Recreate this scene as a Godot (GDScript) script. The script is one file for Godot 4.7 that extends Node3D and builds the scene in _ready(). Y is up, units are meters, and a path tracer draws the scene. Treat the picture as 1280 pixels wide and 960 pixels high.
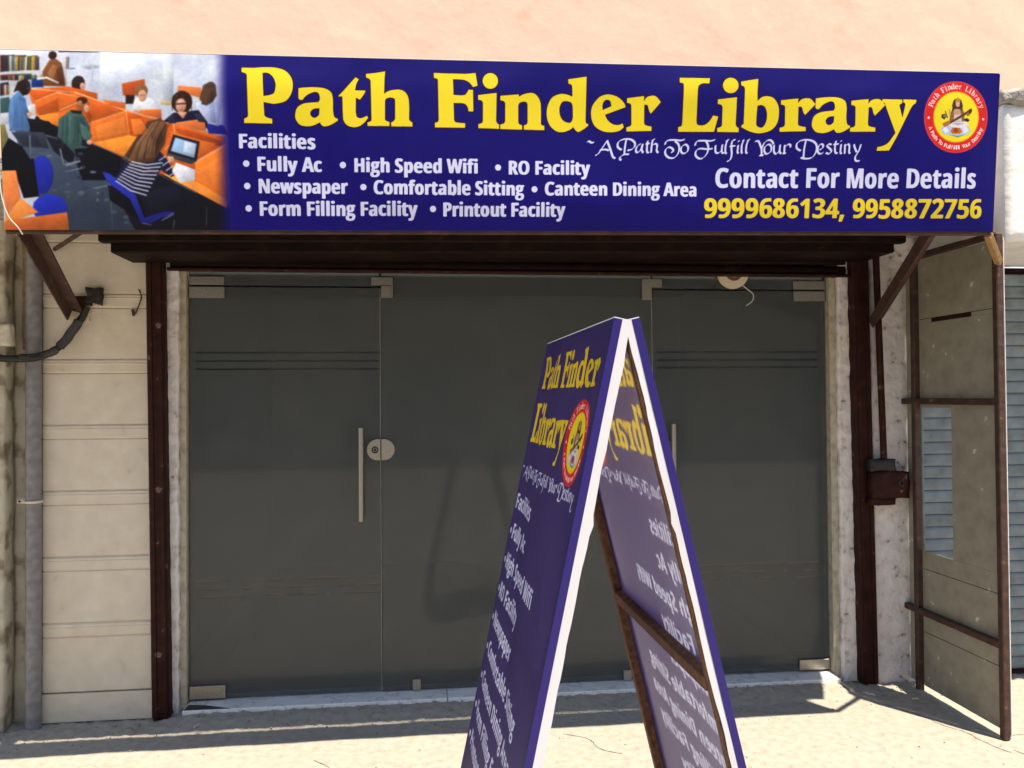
extends Node3D

const GLYPHS := {
	"P": [[1, 7, 0, 90, 7, 0, 167, 0, 1, 256, 1, 1, 333, 26, 1, 380, 85, 1, 392, 152, 1, 378, 219, 1, 335, 277, 1, 258, 300, 1, 206, 296, 1, 167, 287, 0, 171, 394, 0, 188, 410, 1, 231, 423, 0, 230, 460, 0, 16, 458, 0, 17, 423, 0, 37, 413, 1, 47, 399, 0, 41, 73, 0, 32, 56, 1, 0, 44, 0], [160, 47, 0, 204, 49, 1, 242, 85, 1, 260, 141, 1, 250, 208, 1, 220, 229, 1, 167, 240, 0]],
	"a": [[27, 13, 0, 78, 5, 1, 162, 0, 1, 234, 9, 1, 279, 41, 1, 291, 102, 1, 290, 169, 1, 296, 223, 1, 309, 243, 1, 328, 250, 0, 325, 266, 0, 275, 298, 1, 229, 313, 1, 203, 306, 1, 187, 282, 0, 138, 307, 1, 86, 316, 1, 34, 305, 1, 2, 262, 1, 0, 215, 1, 17, 167, 1, 63, 136, 1, 121, 125, 1, 180, 119, 0, 190, 90, 1, 181, 50, 1, 155, 38, 1, 109, 55, 1, 77, 79, 1, 57, 106, 0, 37, 106, 1, 25, 93, 0], [186, 168, 0, 140, 175, 1, 114, 206, 1, 126, 239, 1, 155, 244, 1, 182, 222, 0]],
	"t": [[137, 0, 0, 163, 16, 0, 143, 57, 1, 133, 108, 0, 215, 108, 0, 208, 130, 0, 191, 157, 1, 170, 185, 0, 139, 168, 0, 137, 287, 0, 145, 324, 1, 170, 337, 1, 196, 330, 1, 226, 316, 0, 234, 334, 0, 202, 374, 1, 162, 403, 1, 116, 411, 1, 70, 396, 1, 41, 356, 1, 36, 295, 1, 33, 162, 0, 0, 161, 0, 41, 116, 0]],
	"h": [[0, 25, 0, 74, 15, 0, 152, 0, 0, 146, 74, 1, 143, 189, 0, 178, 165, 1, 244, 152, 1, 297, 163, 1, 330, 206, 1, 340, 274, 1, 339, 397, 0, 349, 410, 1, 365, 420, 0, 365, 454, 0, 197, 455, 0, 197, 423, 0, 219, 409, 1, 228, 392, 0, 229, 242, 0, 220, 225, 1, 187, 219, 1, 157, 230, 1, 149, 250, 0, 148, 400, 0, 159, 412, 1, 184, 420, 0, 183, 454, 0, 10, 455, 0, 10, 426, 0, 37, 415, 1, 42, 398, 0, 37, 83, 0, 27, 67, 1, 1, 54, 0]],
	"F": [[0, 8, 0, 171, 9, 0, 265, 8, 1, 336, 0, 0, 352, 109, 0, 315, 120, 0, 285, 83, 1, 238, 60, 1, 154, 57, 0, 158, 188, 0, 217, 192, 0, 251, 186, 1, 268, 165, 1, 278, 143, 0, 315, 144, 0, 317, 324, 0, 279, 324, 0, 268, 282, 1, 237, 258, 1, 158, 256, 0, 162, 400, 0, 180, 417, 1, 251, 423, 0, 250, 461, 0, 8, 461, 0, 7, 423, 0, 32, 413, 1, 38, 395, 0, 33, 65, 0, 23, 55, 1, 2, 50, 0]],
	"i": [[162, 66, 1, 154, 99, 1, 131, 125, 1, 100, 134, 1, 68, 126, 1, 46, 102, 1, 37, 68, 1, 46, 35, 1, 68, 10, 1, 100, 0, 1, 131, 8, 1, 154, 32, 1], [0, 189, 0, 78, 177, 0, 151, 167, 0, 147, 396, 0, 156, 417, 1, 172, 427, 0, 172, 463, 0, 2, 462, 0, 2, 429, 0, 30, 419, 1, 39, 401, 0, 39, 250, 0, 27, 233, 1, 0, 227, 0]],
	"n": [[0, 33, 0, 87, 23, 0, 150, 16, 0, 153, 34, 0, 194, 12, 1, 255, 0, 1, 296, 16, 1, 328, 68, 1, 335, 137, 1, 335, 255, 0, 345, 268, 1, 363, 271, 0, 363, 308, 0, 194, 307, 0, 194, 271, 0, 218, 260, 1, 225, 242, 0, 224, 97, 0, 214, 78, 1, 190, 74, 1, 159, 85, 1, 147, 106, 0, 148, 244, 0, 156, 261, 1, 180, 271, 0, 180, 307, 0, 0, 307, 0, 0, 270, 0, 30, 259, 1, 40, 239, 0, 40, 94, 0, 29, 77, 1, 0, 70, 0]],
	"d": [[175, 25, 0, 250, 13, 0, 328, 0, 0, 325, 206, 0, 323, 373, 0, 330, 391, 1, 347, 397, 0, 345, 411, 0, 309, 440, 1, 268, 464, 1, 247, 458, 1, 219, 425, 0, 191, 449, 1, 136, 468, 1, 80, 462, 1, 25, 413, 1, 0, 337, 1, 6, 254, 1, 44, 180, 1, 113, 149, 1, 168, 154, 1, 211, 170, 0, 209, 84, 0, 199, 69, 1, 178, 62, 0], [155, 208, 1, 124, 220, 1, 105, 266, 1, 110, 328, 1, 138, 373, 1, 184, 390, 1, 208, 375, 1, 217, 340, 0, 214, 250, 0, 200, 219, 1]],
	"e": [[150, 0, 1, 214, 16, 1, 256, 47, 1, 281, 78, 1, 287, 104, 0, 116, 169, 0, 139, 213, 1, 181, 247, 1, 230, 254, 1, 265, 241, 0, 276, 272, 0, 238, 303, 1, 168, 316, 1, 91, 305, 1, 27, 260, 1, 0, 184, 1, 8, 100, 1, 60, 30, 1, 102, 7, 1], [96, 130, 0, 94, 92, 1, 106, 57, 1, 133, 44, 1, 159, 56, 1, 169, 97, 0]],
	"r": [[2, 23, 0, 78, 12, 0, 145, 4, 0, 143, 45, 0, 169, 13, 1, 212, 0, 1, 247, 8, 1, 287, 53, 0, 255, 92, 1, 203, 152, 0, 189, 128, 1, 177, 86, 1, 163, 76, 1, 148, 80, 0, 148, 227, 0, 159, 248, 1, 212, 261, 0, 212, 297, 0, 0, 303, 0, 0, 268, 0, 32, 257, 1, 42, 239, 0, 38, 82, 0, 29, 68, 1, 2, 61, 0]],
	"L": [[6, 2, 0, 267, 0, 0, 261, 46, 0, 207, 47, 1, 172, 65, 1, 161, 101, 0, 159, 362, 0, 165, 390, 1, 192, 400, 1, 235, 393, 1, 274, 360, 1, 302, 314, 0, 347, 323, 0, 314, 452, 0, 0, 458, 0, 3, 418, 0, 28, 410, 1, 36, 385, 0, 40, 75, 0, 36, 51, 1, 7, 44, 0]],
	"b": [[0, 28, 0, 79, 12, 0, 151, 0, 0, 143, 117, 0, 145, 192, 0, 184, 159, 1, 235, 151, 1, 287, 168, 1, 328, 227, 1, 338, 299, 1, 325, 378, 1, 272, 439, 1, 177, 466, 1, 90, 453, 1, 9, 415, 0, 16, 397, 0, 30, 389, 1, 31, 361, 0, 34, 91, 0, 26, 70, 1, 2, 60, 0], [146, 234, 0, 179, 227, 1, 212, 244, 1, 232, 300, 1, 226, 372, 1, 198, 414, 1, 169, 416, 1, 143, 395, 1, 141, 331, 0]],
	"y": [[33, 4, 0, 217, 2, 0, 218, 33, 0, 196, 48, 1, 193, 55, 0, 223, 160, 0, 247, 47, 0, 241, 32, 1, 228, 29, 0, 227, 0, 0, 348, 1, 0, 343, 30, 0, 314, 53, 1, 292, 89, 0, 173, 339, 0, 113, 449, 0, 0, 452, 0, 6, 421, 0, 62, 406, 1, 107, 376, 1, 164, 295, 0, 61, 50, 0, 53, 36, 1, 34, 33, 0]],
}
const TITLE := [["P", 448.5, 23.9, 1.0, 1.0], ["a", 550.5, 63.4, 1.0, 1.0], ["t", 633.1, 39.9, 1.0, 1.0], ["h", 687.7, 26.0, 1.0, 1.0], ["F", 821.9, 25.3, 1.0, 1.0], ["i", 910.8, 24.9, 1.0, 1.0], ["n", 956.1, 64.0, 1.0, 1.0], ["d", 1051.9, 27.5, 1.0, 1.0], ["e", 1144.3, 64.2, 1.0, 1.0], ["r", 1218.7, 65.6, 1.0, 1.0], ["L", 1328.5, 25.8, 1.0, 1.0], ["i", 1413.1, 23.3, 1.096, 1.002], ["b", 1462.8, 24.4, 1.0, 1.0], ["r", 1550.0, 64.7, 1.073, 0.956], ["a", 1620.2, 61.9, 1.034, 0.989], ["r", 1704.7, 64.2, 1.094, 0.953], ["y", 1767.6, 63.2, 1.0, 1.0]]
const TAGLINE := [[4543, 660, 4562, 650, 4581, 664, 4604, 659], [4615, 770, 4638, 758, 4671, 710, 4717, 641], [4713, 643, 4742, 719, 4762, 780, 4784, 794], [4652, 725, 4699, 719, 4730, 728], [4837, 722, 4804, 699, 4808, 656, 4850, 632, 4907, 631, 4946, 659, 4944, 697, 4913, 721, 4885, 724], [4874, 636, 4865, 689, 4859, 755], [4899, 759, 4861, 760, 4833, 775, 4819, 794, 4833, 811], [4999, 668, 4970, 687, 4956, 721, 4966, 744, 4995, 725, 5013, 677], [5013, 669, 5006, 720, 5019, 746], [5056, 643, 5050, 696, 5052, 739, 5069, 743], [5037, 669, 5075, 665], [5099, 633, 5090, 686, 5086, 745], [5089, 643, 5119, 626], [5090, 686, 5118, 666, 5138, 680, 5133, 723, 5148, 744], [5205, 674, 5219, 641, 5271, 631, 5339, 634, 5377, 624], [5291, 640, 5325, 673, 5326, 730, 5293, 779, 5245, 784, 5211, 756, 5210, 717, 5239, 693, 5273, 707, 5278, 731, 5259, 736], [5378, 667, 5350, 687, 5345, 725, 5365, 744, 5399, 729, 5408, 691, 5388, 667, 5369, 670], [5466, 676, 5484, 637, 5542, 632, 5601, 633, 5641, 622], [5562, 636, 5582, 679, 5574, 737, 5535, 781, 5497, 781, 5472, 752, 5481, 714, 5514, 699, 5573, 703, 5621, 698], [5645, 669, 5646, 726, 5671, 736, 5700, 711], [5704, 663, 5700, 726, 5720, 737], [5747, 629, 5733, 667, 5731, 730, 5744, 740], [5732, 634, 5761, 619], [5815, 623, 5791, 628, 5782, 676, 5787, 744, 5775, 792, 5746, 807], [5767, 677, 5816, 674], [5841, 666, 5837, 729, 5849, 735], [5843, 629, 5847, 637], [5889, 627, 5873, 665, 5872, 728, 5882, 735], [5874, 632, 5894, 619], [5928, 626, 5914, 665, 5911, 728, 5926, 734], [5918, 628, 5943, 616], [5987, 635, 6017, 630, 6038, 673, 6048, 702, 6049, 750], [6048, 697, 6071, 643, 6110, 619, 6140, 633, 6151, 657], [6030, 752, 6066, 752], [6101, 658, 6074, 682, 6073, 721, 6094, 740, 6128, 720, 6134, 681, 6116, 657, 6096, 661], [6156, 662, 6157, 720, 6178, 739, 6207, 709], [6210, 659, 6207, 719, 6222, 736], [6250, 660, 6247, 733], [6250, 680, 6280, 655, 6302, 665, 6298, 684], [6232, 733, 6262, 733], [6433, 624, 6420, 697, 6417, 775], [6391, 712, 6355, 688, 6359, 644, 6408, 619, 6478, 623, 6524, 657, 6526, 715, 6492, 769, 6433, 780, 6392, 770], [6550, 705, 6580, 690, 6584, 661, 6559, 656, 6540, 686, 6541, 725, 6566, 739, 6591, 724], [6659, 660, 6634, 653, 6619, 670, 6645, 694, 6661, 713, 6642, 738, 6611, 729], [6698, 625, 6690, 684, 6697, 728, 6717, 732], [6674, 657, 6724, 652], [6745, 654, 6742, 727, 6757, 732], [6742, 624, 6746, 630], [6780, 653, 6781, 736], [6781, 673, 6805, 651, 6821, 667, 6820, 721, 6833, 731], [6861, 652, 6877, 696, 6893, 720], [6926, 651, 6908, 710, 6879, 760, 6886, 794, 6921, 794]]
const RUNS := [["Facilities", 442.7, 188.4, 587.1, 187.5, 28.2], ["Fully Ac", 476.8, 233.8, 599.0, 233.7, 28.4], ["High Speed Wifi", 664.5, 234.1, 909.1, 234.3, 28.4], ["RO Facility", 974.7, 235.0, 1142.0, 234.4, 28.4], ["Newspaper", 478.0, 277.7, 648.9, 277.6, 28.1], ["Comfortable Sitting", 702.2, 278.9, 1004.5, 278.9, 28.4], ["Canteen Dining Area", 1049.4, 278.6, 1370.4, 277.9, 28.3], ["Form Filling Facility", 478.7, 322.6, 787.7, 322.2, 28.3], ["Printout Facility", 841.2, 322.8, 1090.6, 322.6, 28.1], ["Contact For More Details", 1413.4, 258.8, 1998.6, 256.3, 42.1], ["9999686134, 9958872756", 1389.5, 323.7, 2017.5, 322.4, 41.5]]
const BULLETS := [454.4, 219.0, 640.9, 219.4, 951.7, 221.0, 455.1, 263.6, 680.8, 264.2, 1026.9, 265.6, 456.5, 308.3, 819.4, 308.0]
const LOGO := [1948.1, 99.4, 75.8, 80.1]
const PRINT := [[214, 100, 38, [107, 154, 278, 162, 480, 235, 832, 331, 840, 617, 632, 510, 336, 366, 138, 261]],
	[24, 26, 36, [98, 330, 138, 259, 336, 364, 632, 508, 842, 615, 840, 714, 381, 715, 268, 485]],
	[60, 72, 90, [54, 311, 181, 329, 437, 424, 541, 714, 213, 715, 83, 487]],
	[22, 24, 36, [271, 386, 437, 424, 632, 502, 845, 612, 843, 714, 485, 714, 388, 504]],
	[205, 212, 222, [12, -4, 252, -5, 252, 141, 6, 146]],
	[70, 52, 40, [11, 22, 65, 19, 62, 82, 8, 88]],
	[60, 70, 45, [67, 21, 106, 20, 103, 81, 64, 85]],
	[150, 60, 40, [74, 25, 85, 24, 82, 81, 72, 81]],
	[90, 110, 60, [108, 23, 146, 19, 153, 77, 108, 80]],
	[180, 150, 60, [119, 26, 130, 25, 130, 76, 119, 76]],
	[40, 60, 110, [23, 26, 36, 26, 33, 84, 21, 84]],
	[180, 180, 190, [41, 26, 50, 25, 48, 83, 39, 84]],
	[120, 50, 40, [8, 98, 71, 96, 75, 121, 7, 119]],
	[60, 80, 60, [71, 96, 125, 95, 125, 117, 75, 121]],
	[40, 40, 50, [6, 132, 38, 126, 41, 175, 4, 180]],
	[120, 52, 40, [10, 28, 14, 26, 13, 86, 9, 86]],
	[60, 40, 34, [15, 25, 18, 30, 17, 86, 14, 86]],
	[60, 40, 34, [19, 23, 25, 26, 24, 86, 18, 86]],
	[44, 60, 104, [26, 29, 31, 24, 29, 86, 25, 86]],
	[60, 40, 34, [31, 29, 38, 29, 36, 86, 30, 86]],
	[74, 88, 52, [39, 22, 45, 23, 44, 85, 38, 86]],
	[190, 190, 196, [46, 21, 53, 26, 51, 85, 45, 85]],
	[90, 110, 110, [54, 23, 60, 23, 58, 85, 52, 85]],
	[90, 110, 110, [60, 28, 65, 20, 63, 85, 59, 85]],
	[172, 150, 70, [66, 31, 71, 28, 69, 83, 65, 83]],
	[172, 150, 70, [71, 27, 76, 24, 75, 83, 70, 83]],
	[60, 40, 34, [77, 24, 81, 27, 80, 83, 76, 83]],
	[90, 110, 110, [82, 28, 89, 27, 88, 82, 81, 83]],
	[74, 88, 52, [90, 23, 94, 31, 93, 82, 89, 82]],
	[150, 96, 60, [95, 25, 101, 26, 99, 82, 94, 82]],
	[190, 190, 196, [102, 28, 108, 24, 106, 82, 100, 82]],
	[60, 40, 34, [109, 29, 113, 25, 112, 82, 107, 82]],
	[74, 88, 52, [114, 23, 119, 31, 118, 82, 113, 82]],
	[60, 40, 34, [120, 22, 124, 28, 123, 82, 119, 82]],
	[172, 150, 70, [125, 29, 131, 31, 130, 81, 124, 82]],
	[172, 150, 70, [133, 24, 136, 23, 135, 81, 131, 81]],
	[120, 52, 40, [136, 24, 142, 23, 141, 81, 135, 81]],
	[44, 60, 104, [143, 24, 148, 27, 147, 81, 142, 81]],
	[60, 40, 34, [149, 24, 152, 25, 151, 81, 147, 81]],
	[190, 190, 196, [153, 31, 157, 26, 156, 81, 152, 81]],
	[74, 88, 52, [7, 103, 12, 101, 12, 119, 8, 119]],
	[60, 40, 34, [13, 106, 16, 104, 17, 119, 13, 119]],
	[60, 40, 34, [17, 104, 24, 104, 24, 119, 17, 119]],
	[60, 40, 34, [25, 100, 29, 103, 29, 119, 25, 119]],
	[40, 40, 46, [30, 105, 36, 100, 36, 118, 30, 119]],
	[150, 96, 60, [37, 102, 41, 98, 41, 118, 37, 118]],
	[74, 88, 52, [42, 104, 46, 102, 47, 118, 42, 118]],
	[74, 88, 52, [47, 98, 51, 100, 51, 118, 47, 118]],
	[74, 88, 52, [52, 105, 56, 102, 56, 118, 52, 118]],
	[190, 190, 196, [57, 98, 60, 107, 61, 118, 57, 118]],
	[40, 40, 46, [61, 107, 66, 104, 67, 118, 62, 118]],
	[60, 40, 34, [67, 102, 74, 98, 74, 118, 68, 118]],
	[44, 60, 104, [73, 100, 76, 103, 77, 120, 73, 120]],
	[190, 190, 196, [77, 104, 83, 101, 84, 119, 77, 120]],
	[172, 150, 70, [84, 99, 90, 100, 90, 119, 85, 119]],
	[172, 150, 70, [91, 105, 96, 102, 96, 119, 91, 119]],
	[44, 60, 104, [97, 103, 100, 98, 100, 119, 97, 119]],
	[44, 60, 104, [101, 102, 107, 100, 107, 119, 101, 119]],
	[40, 40, 46, [108, 105, 113, 98, 113, 119, 108, 119]],
	[44, 60, 104, [114, 96, 117, 104, 117, 119, 114, 119]],
	[40, 40, 46, [118, 104, 121, 101, 121, 119, 118, 119]],
	[74, 88, 52, [122, 97, 128, 101, 129, 118, 122, 119]],
	[90, 110, 110, [129, 103, 136, 100, 136, 118, 130, 118]],
	[60, 40, 34, [137, 96, 142, 102, 142, 118, 137, 118]],
	[90, 110, 110, [143, 103, 146, 101, 147, 118, 143, 118]],
	[190, 190, 196, [147, 95, 151, 103, 151, 118, 147, 118]],
	[172, 150, 70, [151, 103, 158, 102, 158, 118, 152, 118]],
	[90, 110, 110, [159, 99, 163, 96, 163, 118, 159, 118]],
	[40, 40, 46, [6, 135, 13, 137, 12, 177, 5, 177]],
	[120, 52, 40, [14, 133, 21, 141, 20, 177, 13, 177]],
	[190, 190, 196, [22, 137, 28, 136, 28, 177, 21, 177]],
	[150, 96, 60, [29, 133, 36, 141, 35, 177, 29, 177]],
	[172, 150, 70, [37, 141, 41, 137, 40, 177, 36, 177]],
	[90, 110, 110, [4, 191, 7, 197, 6, 249, 3, 249]],
	[44, 60, 104, [8, 192, 12, 197, 10, 249, 7, 249]],
	[60, 40, 34, [12, 196, 17, 189, 15, 249, 11, 249]],
	[90, 110, 110, [17, 190, 21, 196, 20, 249, 16, 249]],
	[90, 110, 110, [22, 189, 28, 191, 26, 249, 21, 249]],
	[190, 190, 196, [29, 191, 35, 190, 34, 249, 27, 249]],
	[60, 40, 34, [36, 195, 42, 194, 41, 249, 35, 249]],
	[150, 96, 60, [248, 24, 253, 22, 252, 73, 248, 73]],
	[90, 110, 110, [253, 24, 260, 22, 259, 73, 253, 73]],
	[60, 90, 90, [4, 190, 39, 184, 38, 248, 1, 258]],
	[190, 195, 205, [2, 248, 56, 242, 54, 291, 0, 292]],
	[165, 175, 182, [300, 56, 333, 50, 367, 57, 368, 66, 327, 73, 302, 66]],
	[182, 192, 204, [344, 7, 349, 7, 346, 120, 342, 120]],
	[110, 115, 150, [254, 68, 282, 68, 281, 73, 254, 74]],
	[190, 200, 214, [599, -14, 646, -15, 640, 202, 603, 193]],
	[212, 222, 236, [376, -3, 599, -9, 605, 114, 521, 96, 370, 168]],
	[60, 60, 80, [220, -2, 367, -3, 367, 1, 220, 5]],
	[30, 55, 120, [125, 115, 166, 114, 167, 148, 123, 149]],
	[120, 72, 38, [167, 143, 164, 85, 187, 40, 205, 27, 232, 49, 245, 112, 246, 143]],
	[150, 100, 60, [180, 94, 200, 55, 218, 64, 202, 123]],
	[90, 50, 28, [213, 74, 236, 63, 241, 132, 220, 137]],
	[52, 30, 22, [215, 17, 213, 25, 208, 31, 202, 35, 195, 35, 189, 32, 185, 26, 184, 18, 186, 11, 190, 4, 196, 1, 203, 1, 209, 4, 213, 10]],
	[45, 30, 28, [318, 132, 315, 146, 308, 158, 298, 165, 287, 165, 277, 159, 270, 147, 268, 133, 271, 118, 279, 107, 289, 100, 300, 100, 310, 106, 316, 118]],
	[205, 150, 125, [318, 142, 317, 149, 314, 154, 310, 157, 306, 157, 302, 154, 300, 149, 299, 142, 300, 135, 303, 130, 307, 127, 311, 127, 315, 130, 317, 135]],
	[215, 95, 35, [107, 156, 256, 143, 361, 168, 360, 198, 278, 172, 135, 204]],
	[222, 108, 42, [135, 204, 214, 169, 289, 184, 220, 244, 218, 303, 138, 259]],
	[246, 140, 52, [138, 256, 220, 247, 218, 303, 151, 272]],
	[212, 98, 36, [221, 240, 296, 201, 471, 235, 461, 245, 334, 287]],
	[228, 114, 46, [334, 282, 461, 237, 470, 332, 336, 364]],
	[203, 88, 30, [461, 237, 638, 282, 561, 345, 472, 329]],
	[250, 148, 52, [336, 361, 468, 329, 524, 343, 451, 412]],
	[216, 96, 36, [638, 282, 827, 331, 826, 369, 720, 433, 602, 387]],
	[236, 124, 46, [715, 436, 834, 364, 836, 591, 717, 523]],
	[248, 150, 60, [595, 482, 713, 509, 836, 586, 830, 617, 632, 507]],
	[235, 160, 105, [278, 162, 480, 235, 638, 280, 832, 331, 832, 336, 638, 286, 480, 241, 278, 168]],
	[238, 165, 110, [715, 431, 834, 359, 834, 367, 715, 441]],
	[222, 120, 60, [659, 131, 746, 139, 745, 181, 656, 154]],
	[198, 84, 36, [451, 127, 535, 106, 536, 170, 454, 174]],
	[40, 30, 30, [463, 171, 496, 171, 495, 205, 462, 206]],
	[222, 112, 52, [377, 191, 462, 201, 461, 227, 397, 212]],
	[190, 170, 120, [593, 191, 650, 194, 649, 212, 593, 208]],
	[196, 84, 30, [461, 241, 477, 329, 529, 304, 517, 254]],
	[188, 80, 30, [295, 207, 317, 258, 330, 285, 338, 257, 318, 218]],
	[206, 100, 40, [220, 247, 277, 219, 287, 189, 221, 230]],
	[176, 74, 28, [647, 302, 665, 341, 731, 358, 817, 369, 817, 349, 704, 311]],
	[92, 132, 186, [40, 194, 73, 162, 99, 191, 104, 242, 115, 281, 110, 317, 35, 318, 33, 243]],
	[70, 104, 155, [73, 174, 94, 193, 97, 242, 79, 232]],
	[45, 32, 28, [55, 167, 72, 127, 105, 113, 120, 136, 110, 175, 90, 181, 73, 160]],
	[22, 22, 28, [103, 269, 183, 281, 214, 320, 200, 348, 117, 331]],
	[225, 225, 225, [104, 222, 134, 212, 136, 257, 111, 251]],
	[55, 60, 72, [40, 321, 163, 324, 179, 388, 78, 379]],
	[62, 92, 88, [218, 271, 265, 234, 303, 246, 329, 295, 331, 344, 302, 346, 289, 398, 259, 402, 211, 348]],
	[48, 74, 72, [275, 258, 303, 258, 320, 307, 300, 347, 283, 307]],
	[168, 98, 58, [331, 212, 328, 224, 321, 233, 311, 238, 300, 238, 290, 234, 283, 224, 281, 213, 284, 201, 291, 192, 302, 187, 313, 187, 322, 191, 329, 201]],
	[215, 160, 130, [329, 228, 328, 235, 325, 240, 321, 243, 317, 243, 313, 240, 311, 235, 310, 228, 311, 221, 314, 216, 318, 213, 322, 213, 326, 216, 328, 221]],
	[30, 30, 36, [262, 235, 304, 238, 299, 250, 266, 247]],
	[18, 18, 24, [271, 388, 364, 375, 442, 426, 426, 484, 378, 509, 294, 510, 278, 448]],
	[26, 28, 38, [163, 327, 217, 344, 272, 408, 261, 450, 197, 399]],
	[120, 125, 135, [234, 446, 290, 431, 291, 438, 237, 458]],
	[26, 28, 58, [475, 406, 577, 382, 608, 422, 640, 484, 625, 496, 586, 466, 549, 525, 526, 575, 408, 514, 456, 424]],
	[222, 228, 240, [485, 225, 495, 187, 519, 173, 558, 184, 593, 223, 593, 263, 555, 239, 517, 236]],
	[222, 112, 52, [487, 231, 593, 225, 596, 265, 522, 246]],
	[142, 96, 56, [546, 153, 543, 165, 536, 175, 526, 180, 515, 180, 506, 175, 499, 166, 497, 154, 500, 142, 507, 132, 517, 126, 528, 126, 537, 131, 544, 141]],
	[214, 160, 130, [541, 173, 539, 183, 534, 191, 528, 196, 520, 196, 514, 192, 510, 183, 509, 173, 511, 163, 515, 155, 522, 150, 529, 150, 535, 154, 539, 162]],
	[205, 212, 238, [723, 201, 792, 172, 818, 209, 807, 291, 766, 282]],
	[82, 56, 42, [738, 186, 754, 128, 779, 114, 801, 130, 794, 182, 758, 208]],
	[30, 36, 132, [757, 280, 828, 287, 842, 324, 770, 320]],
	[30, 28, 52, [599, 275, 639, 240, 734, 228, 767, 276, 763, 300, 648, 282]],
	[52, 32, 26, [712, 196, 708, 216, 696, 232, 680, 241, 662, 242, 647, 233, 636, 217, 633, 198, 637, 178, 649, 162, 665, 152, 682, 152, 698, 161, 709, 176]],
	[206, 152, 126, [688, 209, 686, 222, 680, 231, 672, 237, 663, 237, 655, 232, 650, 222, 649, 210, 651, 198, 657, 188, 665, 183, 673, 183, 681, 188, 687, 197]],
	[60, 40, 34, [648, 200, 695, 195, 695, 201, 648, 206]],
	[206, 152, 126, [653, 237, 691, 236, 675, 263]],
	[224, 118, 58, [638, 282, 754, 264, 761, 310, 704, 301]],
	[90, 60, 42, [443, 424, 494, 344, 542, 274, 590, 261, 617, 292, 604, 364, 561, 433, 474, 444]],
	[120, 86, 60, [514, 343, 553, 293, 576, 303, 541, 383, 498, 423]],
	[70, 46, 34, [552, 323, 591, 283, 599, 342, 564, 413]],
	[196, 90, 34, [139, 231, 218, 191, 221, 240, 147, 260]],
	[240, 134, 56, [348, 296, 456, 255, 459, 319, 356, 346]],
	[232, 120, 50, [479, 265, 516, 264, 552, 328, 487, 324]],
	[236, 130, 54, [729, 461, 816, 410, 822, 541, 737, 506]],
	[226, 112, 44, [647, 322, 731, 345, 798, 360, 730, 411, 664, 381]],
	[86, 98, 116, [221, 602, 217, 606, 207, 607, 197, 606, 193, 602, 197, 598, 207, 596, 217, 598]],
	[50, 60, 78, [228, 685, 226, 687, 223, 688, 219, 687, 218, 685, 220, 682, 223, 681, 227, 682]],
	[72, 84, 102, [255, 558, 250, 561, 240, 562, 230, 561, 226, 558, 231, 555, 241, 554, 251, 555]],
	[50, 60, 78, [167, 469, 164, 474, 158, 476, 152, 474, 150, 469, 153, 464, 159, 462, 165, 464]],
	[44, 54, 72, [296, 497, 293, 502, 284, 505, 275, 503, 272, 498, 276, 493, 284, 490, 293, 492]],
	[50, 60, 78, [287, 646, 284, 650, 278, 652, 272, 650, 270, 646, 272, 642, 279, 640, 285, 642]],
	[72, 84, 102, [462, 675, 459, 678, 450, 680, 442, 678, 439, 675, 442, 672, 451, 671, 459, 672]],
	[50, 60, 78, [388, 645, 386, 648, 381, 649, 377, 648, 375, 645, 377, 642, 382, 641, 386, 642]],
	[86, 98, 116, [191, 417, 188, 422, 180, 424, 172, 422, 169, 417, 172, 413, 180, 411, 188, 412]],
	[50, 60, 78, [222, 567, 218, 569, 208, 570, 198, 570, 194, 567, 198, 565, 208, 564, 218, 565]],
	[72, 84, 102, [169, 476, 167, 482, 163, 484, 159, 482, 157, 476, 159, 471, 163, 468, 167, 471]],
	[72, 84, 102, [391, 588, 388, 594, 381, 596, 374, 594, 372, 588, 375, 583, 381, 580, 388, 583]],
	[50, 60, 78, [179, 433, 174, 436, 164, 438, 155, 436, 151, 434, 155, 431, 165, 429, 175, 430]],
	[86, 98, 116, [354, 587, 352, 593, 348, 595, 344, 593, 343, 587, 344, 582, 348, 579, 352, 582]],
	[72, 84, 102, [202, 551, 200, 556, 193, 557, 187, 556, 185, 551, 188, 547, 194, 545, 200, 547]],
	[44, 54, 72, [441, 675, 438, 679, 432, 681, 427, 679, 425, 675, 427, 671, 433, 669, 438, 671]],
	[72, 84, 102, [273, 456, 270, 459, 264, 461, 257, 459, 254, 456, 257, 452, 264, 450, 271, 452]],
	[86, 98, 116, [299, 564, 296, 569, 287, 571, 278, 569, 274, 565, 278, 560, 287, 558, 296, 560]],
	[72, 84, 102, [248, 577, 246, 581, 241, 583, 237, 581, 235, 578, 237, 574, 242, 572, 246, 574]],
	[86, 98, 116, [167, 509, 163, 512, 154, 513, 145, 512, 141, 509, 145, 506, 154, 504, 163, 506]],
	[50, 60, 78, [303, 406, 300, 410, 292, 412, 284, 411, 281, 406, 285, 402, 292, 400, 300, 402]],
	[50, 60, 78, [234, 577, 231, 579, 222, 580, 214, 579, 211, 577, 214, 574, 222, 573, 231, 574]],
	[50, 60, 78, [288, 560, 286, 565, 283, 567, 279, 565, 278, 560, 279, 556, 283, 554, 287, 556]],
	[44, 54, 72, [372, 577, 367, 580, 357, 581, 346, 580, 342, 577, 347, 573, 357, 572, 368, 573]],
	[72, 84, 102, [420, 634, 415, 640, 405, 642, 396, 640, 392, 634, 396, 629, 406, 627, 416, 629]],
	[86, 98, 116, [348, 478, 344, 481, 335, 483, 326, 482, 323, 478, 326, 474, 335, 472, 344, 474]],
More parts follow.
